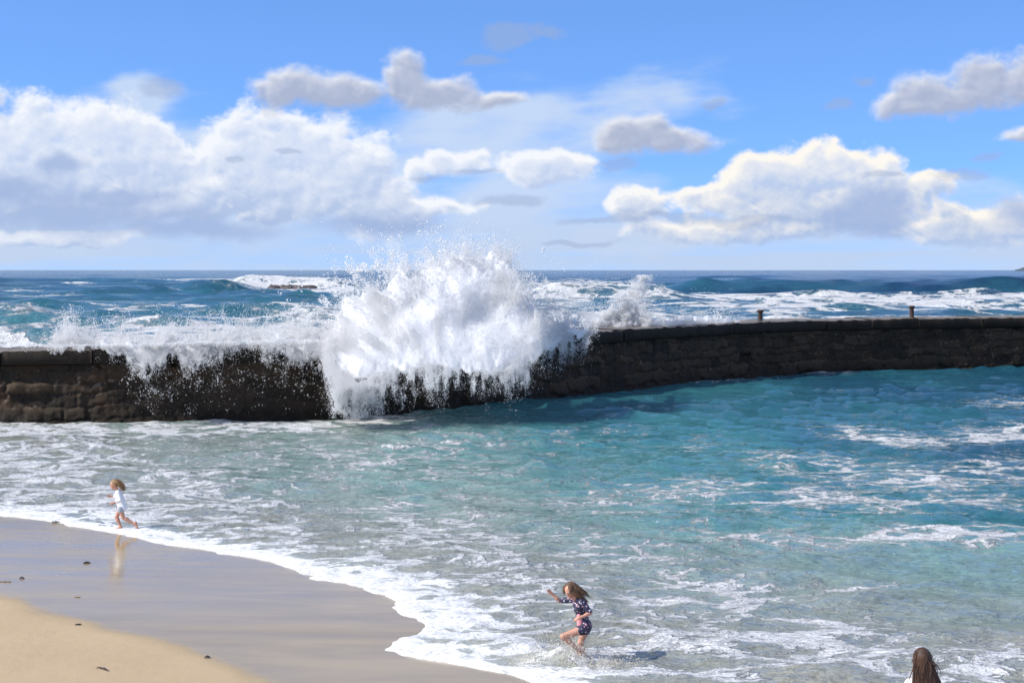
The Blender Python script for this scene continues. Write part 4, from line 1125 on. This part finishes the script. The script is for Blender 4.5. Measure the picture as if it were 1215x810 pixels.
# ---- child running in the shallows (dark patterned swimsuit)
def child_near():
    S_ = 83.5
    g = unproj(690, 785); gx, gy = g[0], g[1]
    def L(px, py, dy=0.0): return v3((px - 690) / S_, dy, (785 - py) / S_ + 0.0)
    root = empty('person', (gx, gy, 0.0), 'child with long brown hair splashing through the shallows in a dark patterned swimsuit', 'person')
    head = L(677.0, 699.0, -0.02); f = v3(-0.66, -0.75, -0.20); up = v3(-0.22, -0.05, 1)
    neck = L(683, 709, 0.0)
    shF, shN = L(680, 711.5, 0.10), L(690, 711, -0.11)
    chest = L(687, 719, 0.0); waist = L(691, 731, 0.0); hip = L(695, 741, 0.0)
    elF, haF = L(664, 714, 0.17), L(654.5, 705, 0.15)
    elN, haN = L(700, 723, -0.17), L(687, 728, -0.22)
    hN, kN, aN = L(693, 744, -0.065), L(667.5, 752, -0.12), L(686, 769, -0.06)
    hF, kF, aF = L(696, 744, 0.065), L(689, 762, 0.05), L(694, 783, 0.10)
    caps = head_caps(head, f, up, 0.205)
    caps += [(head - unit(up) * 0.06 - unit(f) * 0.02, 0.036, neck, 0.036), (neck, 0.036, chest, 0.062),
             (shF, 0.036, shN, 0.036), (chest + v3(0, -.04, 0), 0.068, chest + v3(0, .04, 0), 0.068), (chest, 0.075, waist, 0.066), (waist, 0.066, hip, 0.075),
             (hip + v3(0, -.045, 0), 0.066, hip + v3(0, .045, 0), 0.066)]
    for s_, e_, h_ in ((shF, elF, haF), (shN, elN, haN)):
        caps += [(s_, 0.034, e_, 0.025), (e_, 0.026, e_ + (h_ - e_) * 0.35, 0.0255), (e_ + (h_ - e_) * 0.35, 0.0255, h_, 0.0165)]
    caps += hand(haF, unit(haF - elF) + v3(-.2, 0, .3), v3(-0.3, -0.9, 0.0), 1, 0.78, 0.9)
    caps += hand(haN, unit(haN - elN) + v3(-.3, 0, 0), v3(0.0, 0.5, -0.8), 1, 0.78, 0.6)
    for h_, k_, a_ in ((hN, kN, aN), (hF, kF, aF)):
        m_ = k_ + (a_ - k_) * 0.3
        caps += [(h_, 0.068, k_, 0.041), (k_, 0.041, m_, 0.041), (m_, 0.042, a_, 0.024)]
    caps += foot(aN, v3(0.35, 0, -0.95) + v3(-0.5, 0, 0), v3(0.75, 0, -0.5), 0.17, 0.026)
    caps += foot(aF, v3(-1, -0.1, 0), v3(0, 0, -1), 0.17, 0.026)
    V, F = sdf_mesh(caps, 0.0048, 0.018)
    mesh_np('body', V, F, SKIN, root)
    face_bits(root, head, f, up, 0.205)
    # swimsuit: navy with pale flowers, pink front
    m, T, B = material('patterned_swimsuit')
    tc = T.new('ShaderNodeTexCoord').outputs['Object']
    fl = T.vor(tc, 26, 'F1'); n = T.noise(tc, 22, 3, 0.6)
    c = T.mix(T.ss(fl, 0.34, 0.24), (0.012, 0.014, 0.045), T.mix(T.ss(n, 0.42, 0.58), (0.62, 0.60, 0.68), (0.60, 0.20, 0.28)))
    T.set(B.inputs['Base Color'], c); B.inputs['Roughness'].default_value = 0.55
    suit = m
    e = 0.010
    caps = [(neck + (chest - neck) * 0.55, 0.058 + e, chest, 0.068 + e), (shF, 0.038 + e, shN, 0.038 + e), (chest + v3(0, -.04, 0), 0.068 + e, chest + v3(0, .04, 0), 0.068 + e), (chest, 0.075 + e, waist, 0.068 + e), (waist, 0.066 + e, hip, 0.078 + e),
            (hip + v3(0, -.045, -0.01), 0.070 + e, hip + v3(0, .045, -0.01), 0.070 + e),
            (hN, 0.070 + e, hN + (kN - hN) * 0.16, 0.066 + e), (hF, 0.070 + e, hF + (kF - hF) * 0.2, 0.066 + e),
            (shF, 0.036 + e, shF + (elF - shF) * 0.86, 0.030 + e), (shN, 0.036 + e, shN + (elN - shN) * 0.9, 0.030 + e)]
    V, F = sdf_mesh(caps, 0.006, 0.014)
    V = V + (fbm(V[:, 0] * 25, V[:, 2] * 25 + V[:, 1] * 9, 3, 500) - 0.5)[:, None] * 0.008
    mesh_np('swimsuit', V, F, suit, root)
    # pink front panel of the suit, proud of it
    pk = simple('pink_cloth', (0.68, 0.27, 0.29), 0.6, 0.15, 40)
    pc = waist + v3(-0.045, -0.046, -0.02)
    V, F = sdf_mesh([(pc + v3(0.0, 0, 0.05), 0.040, pc + v3(0.012, 0, -0.07), 0.048)], 0.006, 0.01)
    mesh_np('swimsuit_front', V, F, pk, root)
    # hair
    hm = hair_mat('brown_hair', (0.040, 0.020, 0.010), (0.185, 0.098, 0.048))
    fu = unit(f); uu = unit(up); rr = np.cross(fu, uu)
    hc = head + uu * 0.034 - fu * 0.014
    caps = [(hc + uu * 0.006 - fu * .008, 0.090, hc + uu * 0.008, 0.086), (hc - fu * 0.035 - uu * 0.02, 0.074, hc - fu * 0.060 - uu * 0.10, 0.055), (hc - fu * 0.060 - uu * 0.10, 0.055, L(692, 712, -.01) + v3(0.03, -0.0, 0), 0.034)]
    def cut(D, gx_, gy_, gz_):
        p = np.stack([gx_, gy_, gz_], -1) - hc
        return np.maximum(D, (p @ fu) - 0.046 - np.maximum(p @ uu - 0.0, 0) * 1.0)
    V, F = sdf_mesh(caps, 0.006, 0.02, cut)
    hair = mesh_np('hair', V, F, hm, root)
    r = np.random.default_rng(8); paths = []
    for i in range(150):
        a = r.uniform(-2.5, 2.5); el_ = r.uniform(0.1, 1.2)
        d0 = unit(-fu * math.cos(a) + rr * math.sin(a)) * math.cos(el_) + uu * math.sin(el_)
        p0 = hc + d0 * 0.088
        fall = unit(-uu * 1.0 + v3(0.42, 0, -0.1) + rr * r.normal() * 0.12)
        side = d0 - uu * (d0 @ uu)
        Lh = r.uniform(0.11, 0.24); pts = []
        for t in np.linspace(0, 1, 9):
            pts.append(p0 + side * 0.030 * math.sin(min(t * 2, 1) * pi / 2) + fall * Lh * t + v3(1, 0, 0.15) * 0.05 * t * t + r.normal(size=3) * 0.003)
        paths.append(pts)
    for i in range(26):                      # hair blown across the brow and temple
        a = r.uniform(-0.9, 0.9); d0 = unit(uu * 0.9 + fu * 0.45 + rr * a); p0 = hc + d0 * 0.088
        e0 = head + fu * r.uniform(0.06, 0.085) + rr * (0.055 * np.sign(a) + r.normal() * 0.012) + uu * r.uniform(-0.05, 0.03)
        paths.append([p0 * (1 - t) + e0 * t + unit(p0 + e0 - 2 * head) * 0.035 * math.sin(t * pi) for t in np.linspace(0, 1, 8)])
    V, F = strand_mesh(paths, 0.0075, 9)
    mesh_np('lock', V, F, hm, hair)
child_near()

# ---- child running along the water's edge (white top, shorts)
def child_far():
    g = unproj(148, 629); S_ = FPX / g[1]
    def L(px, py, dy=0.0): return v3((px - 148) / S_, dy, (629 - py) / S_)
    root = empty('person', (g[0], g[1], 0.012), 'child in a loose white top and shorts running along the foamy water edge', 'person')
    head = L(136.8, 574.8, -.02); f = v3(-1, -0.15, -0.2); up = v3(-0.15, 0, 1)
    neck = L(139.6, 581.5); shF, shN = L(140, 583.5, 0.10), L(142, 583.5, -0.11)
    chest = L(141.2, 588); waist = L(143.5, 597); hip = L(144.5, 602)
    elF, haF = L(137.5, 591.5, 0.17), L(130.5, 589.5, 0.12)
    elN, haN = L(145, 592.5, -0.17), L(137.6, 595, -0.20)
    hN, kN, aN = L(144, 603, -.06), L(147, 613.5, -.07), L(160, 621, -.06)
    hF, kF, aF = L(143, 603, .06), L(137.8, 614, .06), L(142.5, 625.5, .05)
    caps = head_caps(head, f, up, 0.20)
    caps += [(head - unit(up) * 0.06 - unit(f) * 0.02, 0.034, neck, 0.034), (neck, 0.034, chest, 0.06), (shF, 0.034, shN, 0.034), (chest + v3(0, -.04, 0), 0.062, chest + v3(0, .04, 0), 0.062), (chest, 0.07, waist, 0.062), (waist, 0.062, hip, 0.07), (hip + v3(0, -.04, 0), 0.062, hip + v3(0, .04, 0), 0.062)]
    for s_, e_, h_ in ((shF, elF, haF), (shN, elN, haN)):
        caps += [(s_, 0.032, e_, 0.024), (e_, 0.025, e_ + (h_ - e_) * 0.35, 0.0245), (e_ + (h_ - e_) * 0.35, 0.0245, h_, 0.0165)]
    caps += hand(haF, haF - elF, v3(0, -1, 0.1), 1, 0.76, 1.0) + hand(haN, haN - elN, v3(0, 1, 0), -1, 0.76, 1.0)
    for h_, k_, a_ in ((hN, kN, aN), (hF, kF, aF)):
        m_ = k_ + (a_ - k_) * 0.3
        caps += [(h_, 0.066, k_, 0.040), (k_, 0.040, m_, 0.040), (m_, 0.041, a_, 0.024)]
    caps += foot(aF, v3(-1, 0, -0.05), v3(0, 0, -1), 0.16, 0.025) + foot(aN, v3(0.15, 0, -1), v3(1, 0, 0.1), 0.16, 0.025)
    V, F = sdf_mesh(caps, 0.0055, 0.018)
    mesh_np('body', V, F, SKIN, root)
    face_bits(root, head, f, up, 0.20)
    wm = simple('white_cotton', (0.80, 0.80, 0.82), 0.8, 0.06, 12)
    e = 0.014
    caps = [(neck + (chest - neck) * 0.4, 0.045 + e, chest, 0.062 + e), (shF, 0.036 + e, shN, 0.036 + e), (chest + v3(0, -.04, 0), 0.064 + e, chest + v3(0, .04, 0), 0.064 + e), (chest, 0.072 + e, hip + v3(0.02, 0, 0.0), 0.088 + e),
            (hip + v3(0.02, -.03, 0.0), 0.075 + e, hip + v3(0.02, .03, 0.0), 0.075 + e),
            (shF, 0.036 + e, elF, 0.032 + e), (shN, 0.036 + e, elN, 0.032 + e), (elN, 0.030 + e, elN + (haN - elN) * 0.45, 0.026 + e), (elF, 0.030 + e, elF + (haF - elF) * 0.45, 0.026 + e)]
    def cutb(D, gx_, gy_, gz_): return np.maximum(D, (hip[2] - 0.085) - gz_)
    V, F = sdf_mesh(caps, 0.0065, 0.016, cutb)
    V = V + (fbm(V[:, 0] * 18, V[:, 2] * 12 + V[:, 1] * 9, 3, 510) - 0.5)[:, None] * 0.016
    mesh_np('top', V, F, wm, root)
    sm = simple('grey_shorts', (0.38, 0.40, 0.45), 0.8, 0.1, 12)
    e = 0.010
    caps = [(hip + v3(0, -.04, 0), 0.066 + e, hip + v3(0, .04, 0), 0.066 + e), (hN, 0.066 + e, hN + (kN - hN) * 0.20, 0.062 + e), (hF, 0.066 + e, hF + (kF - hF) * 0.20, 0.062 + e)]
    V, F = sdf_mesh(caps, 0.0065, 0.014)
    mesh_np('shorts', V, F, sm, root)
    hm = hair_mat('light_brown_hair', (0.11, 0.062, 0.022), (0.38, 0.23, 0.10))
    fu = unit(f); uu = unit(up); rr = np.cross(fu, uu); hc = head + uu * 0.034 - fu * 0.014
    def cut(D, gx_, gy_, gz_):
        p = np.stack([gx_, gy_, gz_], -1) - hc
        return np.maximum(D, (p @ fu) - 0.046 - np.maximum(p @ uu - 0.0, 0) * 1.0)
    tail = L(146, 578.5, -.02)
    V, F = sdf_mesh([(hc + uu * 0.004 - fu * .008, 0.090, hc + uu * 0.006, 0.086), (hc - fu * 0.05 - uu * 0.01, 0.06, hc - fu * 0.08 - uu * 0.05, 0.035), (hc - fu * 0.08 - uu * 0.05, 0.035, tail, 0.02)], 0.0065, 0.02, cut)
    hair = mesh_np('hair', V, F, hm, root)
    r = np.random.default_rng(18); paths = []
    for i in range(90):
        a = r.uniform(-1.9, 1.9); el_ = r.uniform(-0.1, 1.1)
        d0 = unit(-fu * math.cos(a) + rr * math.sin(a)) * math.cos(el_) + uu * math.sin(el_)
        p0 = hc + d0 * 0.086; end = tail + r.normal(size=3) * 0.028 + v3(0.03, 0, -0.03) * r.uniform(0, 1.6)
        pts = [p0 * (1 - t) + end * t + d0 * 0.04 * math.sin(t * pi) + r.normal(size=3) * 0.003 for t in np.linspace(0, 1, 8)]
        paths.append(pts)
    V, F = strand_mesh(paths, 0.0075, 19)
    mesh_np('lock', V, F, hm, hair)
child_far()

# ---- woman with long dark hair seen from behind, standing at the bottom edge
def woman():
    Yc = 17.9; sc0 = FPX / Yc; x0 = (1097.5 - PW / 2) / sc0
    gz = min(sand_z(x0, Yc), 0.0)
    root = empty('person', (x0, Yc, 0), 'woman with long straight dark brown hair seen from behind at the water edge', 'person')
    # her own height is taken from the head down to where she stands in the water
    top = 1.55
    head = v3(0.0, 0, top - 0.115); f = v3(-0.25, 1, -0.05); up = v3(0, 0, 1)
    neck = v3(0, -0.015, top - 0.27); sL, sR = v3(-0.118, -0.01, top - 0.385), v3(0.140, -0.01, top - 0.385)
    chest = v3(0, 0.01, top - 0.44); waist = v3(0, 0, top - 0.60); hip = v3(0, 0, top - 0.76)
    fl = gz
    caps = head_caps(head, f, up, 0.200)
    caps += [(head - up * 0.07 - unit(f) * .02, 0.048, neck, 0.05), (neck, 0.048, chest, 0.075), (sL, 0.045, sR, 0.045), (chest + v3(-.07, 0, 0), 0.088, chest + v3(.07, 0, 0), 0.088), (chest + v3(-.04, 0, 0), 0.09, waist + v3(-.03, 0, 0), 0.082), (chest + v3(.04, 0, 0), 0.09, waist + v3(.03, 0, 0), 0.082), (waist, 0.09, hip, 0.10), (hip + v3(-.07, 0, 0), 0.095, hip + v3(.07, 0, 0), 0.095)]
    ends = []
    for sg, s_ in ((-1, sL), (1, sR)):
        e_ = s_ + v3(sg * 0.06, -0.01, -0.28); h_ = e_ + v3(sg * 0.01, 0.06, -0.23); ends.append((s_, e_, h_))
        caps += [(s_, 0.044, e_, 0.034), (e_, 0.034, e_ + (h_ - e_) * 0.35, 0.033), (e_ + (h_ - e_) * 0.35, 0.033, h_, 0.021)]
        caps += hand(h_, v3(sg * 0.02, 0.15, -1), v3(-sg, 0, 0), 1 if sg > 0 else -1, 1.0, 0.4)
        hp = v3(sg * 0.085, 0, top - 0.80); kp = v3(sg * 0.095, 0.01, fl + 0.44); ap = v3(sg * 0.10, -0.01, fl + 0.08)
        caps += [(hp, 0.085, kp, 0.055), (kp, 0.055, kp + (ap - kp) * 0.3, 0.054), (kp + (ap - kp) * 0.3, 0.054, ap, 0.032)]
        caps += foot(ap, v3(sg * 0.2, 1, 0), v3(0, 0, -1), 0.22, 0.032)
    V, F = sdf_mesh(caps, 0.007, 0.022)
    mesh_np('body', V, F, SKIN, root)
    face_bits(root, head, f, up, 0.200)
    wm = simple('cream_cotton', (0.80, 0.74, 0.66), 0.8, 0.06, 10)
    e = 0.014
    caps = [(neck + (chest - neck) * 0.45, 0.07 + e, chest, 0.08 + e), (sL, 0.046 + e, sR, 0.046 + e), (chest + v3(-.07, 0, 0), 0.09 + e, chest + v3(.07, 0, 0), 0.09 + e), (chest, 0.10 + e, hip, 0.105 + e), (hip + v3(-.07, 0, 0), 0.098 + e, hip + v3(.07, 0, 0), 0.098 + e)]
    for s_, e_, h_ in ends: caps += [(s_, 0.046 + e, e_, 0.038 + e), (e_, 0.037 + e, e_ + (h_ - e_) * .8, 0.028 + e)]
    V, F = sdf_mesh(caps, 0.008, 0.02)
    V = V + (fbm(V[:, 0] * 10, V[:, 2] * 8, 3, 520) - 0.5)[:, None] * 0.02
    mesh_np('blouse', V, F, wm, root)
    jm = simple('blue_denim', (0.06, 0.09, 0.16), 0.85, 0.2, 20)
    caps = []
    for sg in (-1, 1): caps += [(v3(sg * 0.085, 0, top - 0.80), 0.098, v3(sg * 0.095, 0.01, fl + 0.50), 0.07)]
    V, F = sdf_mesh(caps + [(hip + v3(-.07, 0, -.02), 0.105, hip + v3(.07, 0, -.02), 0.105)], 0.008, 0.02)
    mesh_np('trousers', V, F, jm, root)
    hm = hair_mat('dark_brown_hair', (0.016, 0.008, 0.005), (0.115, 0.052, 0.026))
    fu = unit(f); uu = up; rr = np.cross(fu, uu); hc = head + uu * 0.036 - fu * 0.014
    def cut(D, gx_, gy_, gz_):
        p = np.stack([gx_, gy_, gz_], -1) - hc
        return np.maximum(D, (p @ fu) - 0.036 - np.maximum(p @ uu - 0.015, 0) * 0.9)
    V, F = sdf_mesh([(hc + uu * 0.0 - fu * .004, 0.093, hc + uu * 0.002 + fu * .004, 0.091), (hc - fu * 0.02 - uu * 0.03, 0.074, hc - fu * 0.03 - uu * 0.2 + v3(.03, 0, 0), 0.074),
                     (hc - fu * 0.03 - uu * 0.2 + v3(0.0, 0, 0), 0.072, v3(0.03, -0.135, top - 0.60), 0.06), (hc - fu * 0.03 - uu * 0.18 + v3(0.04, 0, 0), 0.06, v3(0.13, -0.115, top - 0.52), 0.05)], 0.007, 0.02, cut)
    hair = mesh_np('hair', V, F, hm, root)
    r = np.random.default_rng(28); paths = []
    for i in range(420):
        a = r.uniform(-2.0, 2.0); el_ = r.uniform(0.0, 1.45)
        d0 = unit(-fu * math.cos(a) + rr * math.sin(a)) * math.cos(el_) + uu * math.sin(el_)
        p0 = hc + d0 * 0.091
        side = unit(-fu * math.cos(a) + rr * math.sin(a))
        xs = (side @ v3(1, 0, 0))
        end = v3(0.060 + xs * 0.135 + r.normal() * 0.022 + 0.07 * max(xs, 0), -0.150 + 0.02 * abs(xs) - r.uniform(0, .03), top - r.uniform(0.60, 0.76))
        m1 = hc + side * 0.090 - uu * 0.06
        pts = []
        for t in np.linspace(0, 1, 12):
            b = (1 - t) ** 2 * p0 + 2 * t * (1 - t) * (m1 + side * 0.02 + v3(0.01, 0, -0.06)) + t * t * end
            pts.append(b + r.normal(size=3) * 0.0018 + v3(1, 0.3, 0) * 0.010 * math.sin(t * 7 + a * 3) * t)
        paths.append(pts)
    for i in range(60):                      # loose wind-blown hairs
        a = r.uniform(-2.2, 2.2); side = unit(-fu * math.cos(a) + rr * math.sin(a)); p0 = hc + side * 0.088 * r.uniform(.6, 1) + uu * r.uniform(-.02, .07)
        dv = v3(r.normal() * 0.15 + 0.12, -0.2 * r.random(), -1); dv /= np.linalg.norm(dv); Lh = r.uniform(0.1, 0.3)
        paths.append([p0 + side * 0.02 * t + dv * Lh * t + v3(0.05, 0, 0.02) * math.sin(t * 3 + i) * t for t in np.linspace(0, 1, 10)])
    V, F = strand_mesh(paths, 0.0052, 29)
    mesh_np('lock', V, F, hm, hair)
woman()

# ------------------------------------------------------------------ seaweed scraps on the sand
weed = simple('dark_seaweed', (0.030, 0.020, 0.012), 0.5, 0.4, 40, 0.003)
weedb = simple('brown_seaweed', (0.16, 0.10, 0.045), 0.5, 0.3, 40, 0.003)
def scrap(px, py, Lm, Wm, ang, curl, label, mat=weed, lobes=3):
    z0 = 0.0; p = unproj(px, py)
    z0 = sand_z(p[0], p[1]); p = unproj(px, py, z0)
    r = np.random.default_rng(int(px * 7 + py)); n = 22
    VV = []; t = np.linspace(0, 1, n)
    cx = (t - 0.5) * Lm; cy = curl * np.sin(t * pi) * Lm; w = Wm * np.sin(np.clip(t * 1.05, 0, 1) * pi) ** 0.6 * (0.7 + 0.6 * r.random(n)) + 0.002
    hz = 0.006 + 0.6 * Wm * np.abs(np.sin(t * pi * lobes)) * (0.5 + r.random())
    G = np.zeros((n, 8, 3))
    for k in range(8):
        a = 2 * pi * k / 8
        G[:, k, 0] = cx; G[:, k, 1] = cy + np.cos(a) * w; G[:, k, 2] = hz + np.sin(a) * (0.006 + w * 0.22)
    i = np.arange(n - 1)[:, None] * 8; j = np.arange(8)[None]; j2 = (j + 1) % 8
    F = np.stack([i + j, i + j2, i + 8 + j2, i + 8 + j], -1).reshape(-1, 4)
    o = mesh_np('seaweed_scrap', G.reshape(-1, 3), F, mat)
    o.location = (p[0], p[1], z0); o.rotation_euler = (0, 0, ang)
    tag(o, label, 'seaweed', 'seaweed scraps on the sand')
scrap(121, 794, 0.26, 0.018, -0.75, 0.12, 'long thin strip of dark seaweed on the dry sand')
scrap(246, 780, 0.085, 0.030, 0.2, 0.1, 'dark clump of seaweed at the wet edge of the dry sand', lobes=1)
scrap(93, 741, 0.10, 0.020, 0.3, 0.1, 'small dark scrap where the wet sand meets the dry sand')
scrap(26, 687, 0.10, 0.035, 0.5, 0.2, 'dark round scrap on wet sand, close to the picture left edge', lobes=1)
scrap(6, 691, 0.22, 0.025, 0.1, 0.1, 'flat brown scrap on wet sand touching the picture left edge', weedb)
scrap(92, 709, 0.10, 0.014, 0.2, 0.1, 'faint small scrap in the middle of the wet sand', weedb)
scrap(66, 620, 0.18, 0.04, 0.1, 0.1, 'scrap beside the foam line, left of the running child', weed)
scrap(103, 668, 0.14, 0.045, 0.2, 0.15, 'dark scrap on wet sand below and left of the running child', lobes=1)
scrap(262, 651, 0.34, 0.08, -0.1, 0.05, 'brown lump lying in the foam edge right of the running child', weedb, 1)

# ------------------------------------------------------------------ render settings
sc.view_settings.view_transform = 'Standard'; sc.view_settings.look = 'None'
sc.view_settings.exposure = 0.34; sc.view_settings.gamma = 1.0; sc.view_settings.use_curve_mapping = False
sc.render.engine = 'CYCLES'
cy = sc.cycles
cy.max_bounces = 18; cy.diffuse_bounces = 18; cy.glossy_bounces = 3; cy.transmission_bounces = 4; cy.transparent_max_bounces = 4
cy.use_adaptive_sampling = True; cy.adaptive_threshold = 0.02
cy.use_denoising = True; cy.denoiser = 'OPENIMAGEDENOISE'
cy.sample_clamp_indirect = 8
sc.render.film_transparent = False
